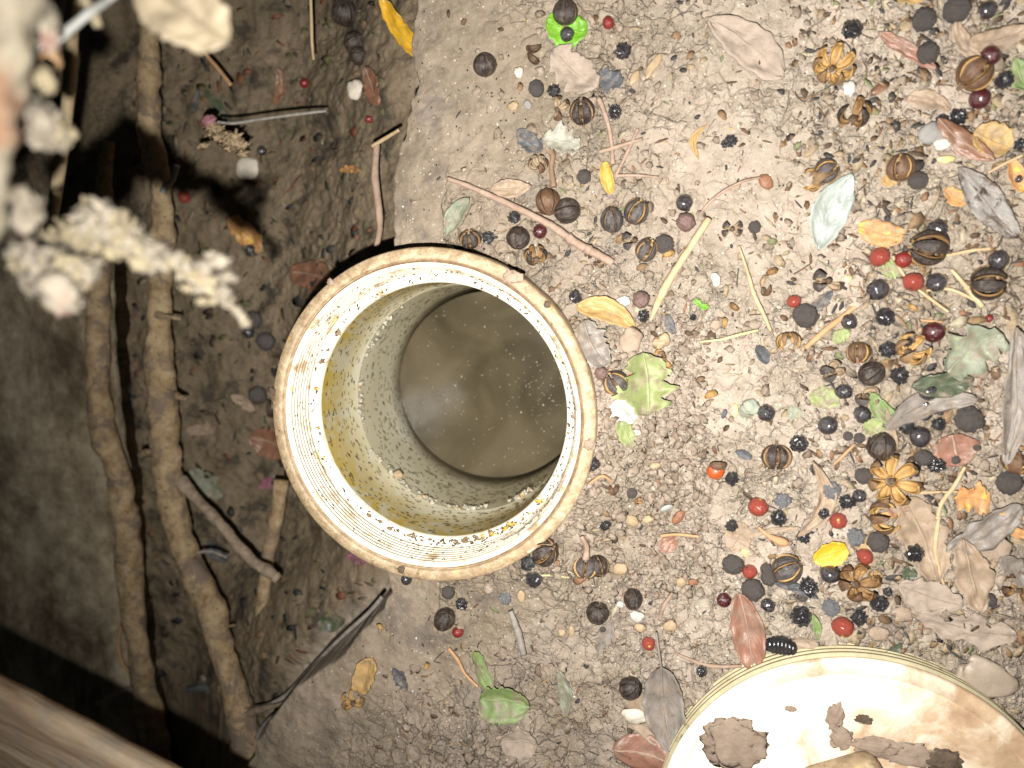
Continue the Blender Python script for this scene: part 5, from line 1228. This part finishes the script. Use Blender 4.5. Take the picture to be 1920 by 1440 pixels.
S = [('pebble',1195,1155,12,11,0,'stone_white','white round pebble right of the closed dark capsules','pebble'),('pebble',1163,1130,6,6,0,'stone_white','tiny white pebble between the two closed dark capsules','pebble'),
 ('seed',979,1116,8,13,0,'seed_tan','flat oval tan seed below the pipe','seed'),('seed',1163,1064,13,12,0,'seed_tan','round pale tan seed right of the double capsule','seed'),('seed',1277,1090,9,10,0,'seed_tan','pale tan seed chip left of the dull charcoal berry','seed'),
 ('seed',1397,1030,8,13,0,'seed_yellow','upright yellow seed above the dull charcoal berry','seed'),('pebble',1170,565,13,10,20,'stone_white','white crumbly pebble left of the plum berry','pebble'),('seed',1272,968,9,15,-40,'seed_brown','glossy brown seed touching the pearly bead','seed'),
 ('seed',1435,342,11,16,40,'seed_brown','oval brown seed at the end of the curved stem','seed'),('pebble',652,157,16,18,0,'stone_pale','pale round disc on the pit slope near the top','pebble'),
 ('seed',1225,125,9,24,-30,'seed_tan','elongated tan husk in the upper middle','seed'),('seed',1190,148,8,14,-30,'seed_tan','small striped seed left of the elongated tan husk','seed'),
 ('pebble',963,200,11,9,0,'seed_tan','small tan pebble on smooth clay left of the capsules','pebble'),('pebble',975,138,9,10,20,'stone_pale','pale pebble on smooth clay above the tan pebble','pebble'),('pebble',990,198,8,8,0,'stone_grey','grey pebble right of the tan pebble','pebble'),
 ('pebble',1405,762,16,15,0,'stone_green','grey-green pebble left of the dented black berry','pebble'),('pebble',1192,812,9,7,20,'stone_pale','small pale pebble below the white scrap','pebble'),('pebble',1228,872,10,6,10,'seed_tan','cream chip right of the pipe on crumbly soil','pebble'),
 ('pebble',1185,975,13,9,-40,'seed_tan','cream husk chip lower right of the pipe','pebble'),('pebble',1216,972,11,8,0,'seed_tan','yellowish chip left of the pearly bead','pebble'),('seed',1378,768,6,13,0,'seed_yellow','small upright pale seed left of the green pebble','seed'),
 ('pebble',1342,525,8,13,10,'stone_pale','cream pebble right of the pale stick','pebble'),('pebble',1588,524,8,8,0,'seed_yellow','small yellow seed right of the broken capsule shell','pebble'),('seed',1772,300,16,7,0,'seed_yellow','flat yellowish seed below the chestnut-brown leaf','seed'),
 ('pebble',1590,170,11,14,10,'stone_white','white glinting scrap under the upper tan rosette','pebble'),('pebble',1342,610,10,9,0,'stone_clay','small clay pebble on bare soil','pebble'),('pebble',1500,1210,0,0,0,None,None,None),
 ('pebble',1505,1205,26,12,-5,'stone_clay','grey clay pebble right of the black millipede','pebble'),('pebble',1770,1290,58,40,-35,'mud','large smooth wet mud lump right of the lid','mud lump'),('pebble',1845,1270,52,38,-20,'mud','smooth mud lump right of the largest mud lump','mud lump'),
 ('pebble',1845,1030,40,30,20,'stone_clay','rounded clay stone near the right edge','pebble'),('pebble',1645,1185,18,14,0,'stone_clay','rounded clay pebble right of the lowest red berry','pebble'),('pebble',1690,1150,20,14,0,'stone_clay','clay pebble between berries and mud-coated leaf','pebble'),
 ('pebble',1665,1255,22,18,0,'stone_clay','clay clod leaning on the lid edge','pebble'),('pebble',1182,640,20,24,0,'stone_clay','clay clod above the tattered green leaf','pebble'),('pebble',1150,640,0,0,0,None,None,None),
 ('pebble',1240,640,15,12,30,'seed_tan','cream shell piece right of the orange hull','pebble'),('pebble',1180,632,10,12,0,'seed_tan','cream ring-shaped seed above the tattered leaf','pebble'),('pebble',1256,1170,13,10,20,'seed_tan','tan chip above the small red berry','pebble'),
 ('pebble',1200,1175,12,8,-10,'seed_tan','flat tan chip under the white round pebble','pebble'),('seed',1072,1182,6,11,0,'seed_tan','upright tan seed on the soil below the pipe','seed'),('pebble',1055,1185,8,7,0,'seed_tan','tiny tan chip beside the upright tan seed','pebble'),
 ('pebble',1300,1090,9,6,0,'seed_brown','small brown seed right of the pale tan chip','pebble'),('pebble',1358,775,9,5,70,'stone_slate','tiny slate chip on bare soil','pebble'),('pebble',1465,175,0,0,0,None,None,None),('pebble',1340,45,14,12,0,'stone_clay','clay pebble at the tip of the clay-coated leaf','pebble'),
 ('pebble',1745,255,22,20,0,'stone_grey','grey lump left of the chestnut-brown leaf','pebble'),('pebble',1765,270,14,12,0,'stone_white','whitish crumbly lump beside the chestnut-brown leaf','pebble'),('pebble',1192,1340,24,14,0,'stone_pale','speckled pale lump under the dark capsule','pebble')]
for i, (nm, px, py, rx, ry, rot, mt, lb, ct) in enumerate(S):
    if mt: peb(nm, px, py, rx, ry, rot, mt, lb, ct, sd=i * 1.7 + 1, amp=.2 if nm == 'seed' else .4, h=.55 if rx < 30 else .22)
for (px, py, r, az, mo, mi, lb) in ((1020, 90, 20, 200, 'shell_dark', 'shell_core', 'curved black hull left of the bright green leaf'), (1014, 124, 18, 160, 'shell_dark', 'shell_core', 'second curved black hull under the bright green leaf'),
    (1362, 868, 20, 20, 'shell_brown', 'shell_inner_pale', 'curved pale hull behind the orange-red berry'), (1240, 672, 16, 300, 'shell_tan', 'shell_inner', 'orange half hull beside the tattered green leaf'),
    (1318, 745, 18, 40, 'shell_tan', 'shell_inner', 'bright orange half hull on bare soil'), (1228, 655, 16, 100, 'shell_tan', 'shell_inner_pale', 'tan open hull above the orange half hull'), (1240, 482, 16, 30, 'shell_tan', 'shell_inner', 'orange hull fragment under the grey capsules'),
    (1215, 498, 14, 20, 'shell_tan', 'shell_inner', 'small orange hull fragment left of the pale stick'), (1320, 708, 10, 0, 'shell_tan', 'shell_inner', 'tiny orange hull above the bright orange half hull'), (1385, 582, 14, 160, 'shell_brown', 'shell_inner_dark', 'narrow brown hull left of the thin stalk'),
    (1432, 515, 15, 30, 'shell_tan', 'shell_inner_dark', 'tan hull at the thin straight stalk'), (1520, 345, 20, 240, 'shell_tan', 'shell_inner_pale', 'pale hull beside the dark bluish capsule'), (1172, 440, 14, 60, 'shell_tan', 'shell_inner', 'tan hull fragment above the broken shells'),
    (1358, 615, 13, 80, 'shell_tan', 'shell_inner', 'small round tan hull on bare soil'), (1698, 570, 13, 330, 'shell_tan', 'shell_inner', 'tan hull under the glossy red berry'), (1160, 905, 14, 250, 'shell_dark', 'shell_core', 'dark curved hull right of the pipe'), (1150, 925, 12, 280, 'shell_brown', 'shell_inner', 'small split hull below the dark curved hull'),
    (800, 1250, 12, 50, 'shell_tan', 'shell_inner', 'tan hull in the litter patch on the bank'), (720, 1180, 12, 90, 'shell_tan', 'shell_inner', 'tan hull on the smooth bank'), (1880, 700, 16, 0, 'shell_tan', 'shell_inner', 'orange hull behind the tall grey leaf'), (1600, 1065, 12, 0, 'shell_tan', 'shell_inner', 'tan hull above the brown rosette'),
    (1345, 215, 14, 120, 'shell_tan', 'shell_inner_pale', 'pale hull on the bright bare soil'), (1300, 105, 12, 60, 'shell_tan', 'shell_inner', 'small tan hull left of the clay-coated leaf'), (905, 1260, 0, 0, None, None, None)):
    if mo: crescent(px, py, r, az, mo, mi, lb)

# pale flower and disc over the pit
fl_base = on(410, 262, -.06)
flw = empty('dried_flower', fl_base, 'pale ragged dried flower hanging over the pit beside the long root', 'flower')
V = []; F = []
for k in range(30):
    a, b = 392 + rng.gauss(0, 13) + k * 1.7, 250 + rng.gauss(0, 9) + k * .9
    addblob(on(a, b, -.058 + rng.uniform(-.002, .002)) - fl_base, rng.uniform(6, 12) * .35 / FPX, k * 2.1, 3, 1.6, (1.3, .7, .7), fq=2.4)
link('petals', mesh('petals', V, F, 'seed_tan'), flw)
V = []; F = []; addblob(on(392, 228, -.058) - fl_base, 16 * .35 / FPX, 4, 3, .6, (1, .8, .5)); link('flower_base', mesh('flower_base', V, F, 'petal_pink'), flw)
peb('seed_disc', 465, 317, 23, 21, 20, 'stone_pale', 'pale pinkish grey disc hanging right of the dried flower', 'disc', h=.25, sd=4, amp=.25, pit=True)
# millipede
mp = empty('millipede', slabpt(1462, 1202) + Vector((0, 0, .0035)), 'curled shiny black millipede with pale seams at the lid edge', 'millipede')
s_ = .30 / FPX
for k in range(7):
    u = (k - 3) * 6.6
    v, f = blob(3, .02, 1, k); ry = 17 * math.sqrt(max(.15, 1 - (u / 30) ** 2))
    link('segment', mesh('segment', [Vector((p.x * 8.0 * s_, p.y * ry * s_, p.z * ry * s_ * .8)) for p in v], f, 'carapace'), mp, Vector((u * s_, -.0012 * (u / 30) ** 2, 0)))
mp.rotation_euler = (0, 0, -.08)

# ------------------------------------------------------------------ stuff: crumbs, litter, grit
def scatter(name, n, fn, mat, kind, smooth=True):
    global V, F
    V = []; F = []
    for i in range(n): fn(i)
    return mesh(name, V, F, mat, smooth)
def inpipe(p): return math.hypot(p.x - PC.x, p.y - PC.y) < .0665
def inlid(p): return math.hypot(p.x - LC.x, p.y - LC.y) < LR + .001
_b1 = [blob(1, .9, 1.3, s) for s in range(12)]; _b2 = [blob(2, 1.1, 1.2, s) for s in range(12)]
OCC = []
for ob in C.objects:
    if ob.parent or not ob.get('category') or ob.get('kind'): continue
    if ob.type == 'MESH' and ob.get('category') in ('leaf', 'pebble', 'berry', 'seed', 'mud lump', 'bead', 'millipede'):
        mw = ob.matrix_basis
        vs = [mw @ v.co for v in ob.data.vertices]
        if ob['category'] == 'leaf':
            for k in range(0, 27, 1):
                row = vs[k * 11:(k + 1) * 11]
                if len(row) == 11:
                    for q_ in row[1::2]: OCC.append((q_.x, q_.y, .0011))
        else:
            c_ = ob.location; r_ = max((v - c_).length for v in vs); OCC.append((c_.x, c_.y, r_ * .95))
    elif ob.type == 'EMPTY' and ob.get('category') == 'seed capsule':
        c_ = ob.location; OCC.append((c_.x, c_.y, ob.scale.x * 1.3))
OA = np.array(OCC)
def occ(p): return bool((np.hypot(OA[:, 0] - p.x, OA[:, 1] - p.y) < OA[:, 2]).any()) if rng.random() < .93 else False
def crumb(i, rmin, rmax, pw, xr, yr, crumbly=True, sub2=.0016):
    for _ in range(8):
        px, py = rng.uniform(*xr), rng.uniform(*yr)
        p = on(px, py, 0)
        dd = float(edge_d(np.array(p.x), np.array(p.y)))
        if inpipe(p) or inlid(p) or dd < .003 or occ(p): continue
        if crumbly and (rng.random() > min(1, dd / .09) + .04 or rng.random() < .8 * max(math.exp(-(((p.x - a) / c) ** 2 + ((p.y - b) / d) ** 2)) for a, b, c, d in BARE)): continue
        z = float(H(p.x, p.y)); r = rmin + (rmax - rmin) * rng.random() ** pw
        v, f = (_b2 if r > sub2 else _b1)[rng.randrange(12)]; m = Matrix.Rotation(rng.uniform(0, 6.28), 3, 'Z') @ Matrix.Rotation(rng.uniform(0, 3), 3, 'X')
        i0 = len(V); c = Vector((p.x, p.y, z + r * .12)); sx, sy = rng.uniform(.7, 1.1), rng.uniform(.7, 1.1)
        for q_ in v: w_ = m @ Vector((q_.x * sx, q_.y * sy, q_.z)); V.append(c + Vector((w_.x, w_.y, w_.z * .75)) * r)
        F.extend([[i0 + k for k in ff] for ff in f]); return
me = scatter('soil_crumbs', 2300, lambda i: crumb(i, .0003, .0021, 4.2, (700, 1990), (-60, 1500)), 'crumbs', 's')
tag(link('soil_crumbs', me), 'loose brown soil crumbs strewn over the slab right of the pit', 'soil crumbs', kind='stuff')
me = scatter('soil_crumbs', 1300, lambda i: crumb(i, .0003, .0020, 2.6, (1085, 1330), (600, 1120)), 'crumbs', 's')
tag(link('soil_crumbs', me), 'dense brown crumbs heaped against the right side of the pipe', 'soil crumbs', kind='stuff')
me = scatter('grit', 1100, lambda i: crumb(i, .0002, .0006, 2.0, (650, 1990), (-60, 1500), False, 1), 'grit', 's')
tag(link('grit', me), 'pale tiny grit grains sprinkled over the soil', 'grit', kind='stuff')
def flake(i, xr, yr, lo, hi, pit=False, dens=None):
    for _ in range(12):
        px, py = rng.uniform(*xr), rng.uniform(*yr)
        if dens and rng.random() > dens(px, py): continue
        p = ground(px, py) if pit else on(px, py, 0)
        if inpipe(p) or inlid(p) or (not pit and occ(p)): continue
        dd = float(edge_d(np.array(p.x), np.array(p.y)))
        if not pit and dd < .004: continue
        if pit and dd > -.012: continue
        z = float(H(p.x, p.y)); L = rng.uniform(lo, hi) * (1 if rng.random() > .1 else 1.6); W = L * rng.choice([.16, .25, .4, .6])
        m = Matrix.Translation((p.x, p.y, z + .0005)) @ Matrix.Rotation(rng.uniform(0, 6.28), 4, 'Z') @ Matrix.Rotation(rng.gauss(0, .3), 4, 'X') @ Matrix.Rotation(rng.gauss(0, .2), 4, 'Y')
        i0 = len(V); cu = rng.uniform(-.2, .5) * W
        out = [(-1, 0), (-.6, .8), (.1, 1), (.7, .7), (1, 0), (.6, -.8), (-.1, -1), (-.7, -.6)]
        for (a, b) in out: a += rng.uniform(-.2, .2); b += rng.uniform(-.25, .25); V.append(m @ Vector((a * L, b * W, cu * b * b)))
        V.append(m @ Vector((0, 0, .0001)))
        for (a, b) in out: V.append(m @ Vector((a * L * .9, b * W * .9, cu * b * b - .0003)))
        for k in range(8): F.append([i0 + k, i0 + (k + 1) % 8, i0 + 8]); F.append([i0 + (k + 1) % 8, i0 + k, i0 + 9 + k, i0 + 9 + (k + 1) % 8])
        return
def dens(px, py): return .06 + .8 * math.exp(-((px - 1720) / 260) ** 2) + .35 * math.exp(-(((px - 1130) / 110) ** 2 + ((py - 400) / 260) ** 2)) + .45 * math.exp(-(((px - 1150) / 100) ** 2 + ((py - 1000) / 260) ** 2)) + .5 * math.exp(-(((px - 830) / 90) ** 2 + ((py - 1290) / 80) ** 2))
me = scatter('leaf_litter', 2200, lambda i: flake(i, (700, 1990), (-60, 1500), .0005, .0022, dens=dens), 'litter', False)
tag(link('leaf_litter', me), 'fine brown leaf and husk litter scattered over the soil', 'litter', kind='stuff')
me = scatter('leaf_litter', 330, lambda i: flake(i, (1500, 1990), (-60, 1230), .0014, .0040, dens=lambda a, b: .25 + .75 * (a > 1640)), 'litter', False)
tag(link('leaf_litter', me), 'coarser torn leaf and husk pieces drifted along the right side', 'litter', kind='stuff')
me = scatter('leaf_litter', 850, lambda i: flake(i, (250, 720), (-40, 1330), .0008, .0042, True), 'pit_litter', False)
tag(link('leaf_litter', me), 'dark rotting leaf litter on the pit floor between roots and pipe', 'litter', kind='stuff')
def fibre(i):
    for _ in range(10):
        px, py = rng.uniform(760, 1960), rng.uniform(-30, 1480)
        p = on(px, py, 0)
        if inpipe(p) or inlid(p) or rng.random() > dens(px, py): continue
        L = rng.uniform(.002, .008); a = rng.uniform(0, 6.28); pts = []
        cu = rng.gauss(0, .6)
        for k in range(5):
            x = p.x + math.cos(a + cu * k / 4) * L * k / 4; y = p.y + math.sin(a + cu * k / 4) * L * k / 4
            pts.append(Vector((x, y, float(H(x, y)) + .0004)))
        v, f = tube(pts, [rng.uniform(.0001, .00028)] * 5, 5, False); i0 = len(V); V.extend(v); F.extend([[i0 + k for k in ff] for ff in f]); return
me = scatter('dry_fibres', 420, fibre, 'litter', 's')
tag(link('dry_fibres', me), 'thin dry rootlets and stalk fibres strewn over the soil', 'fibres', kind='stuff')
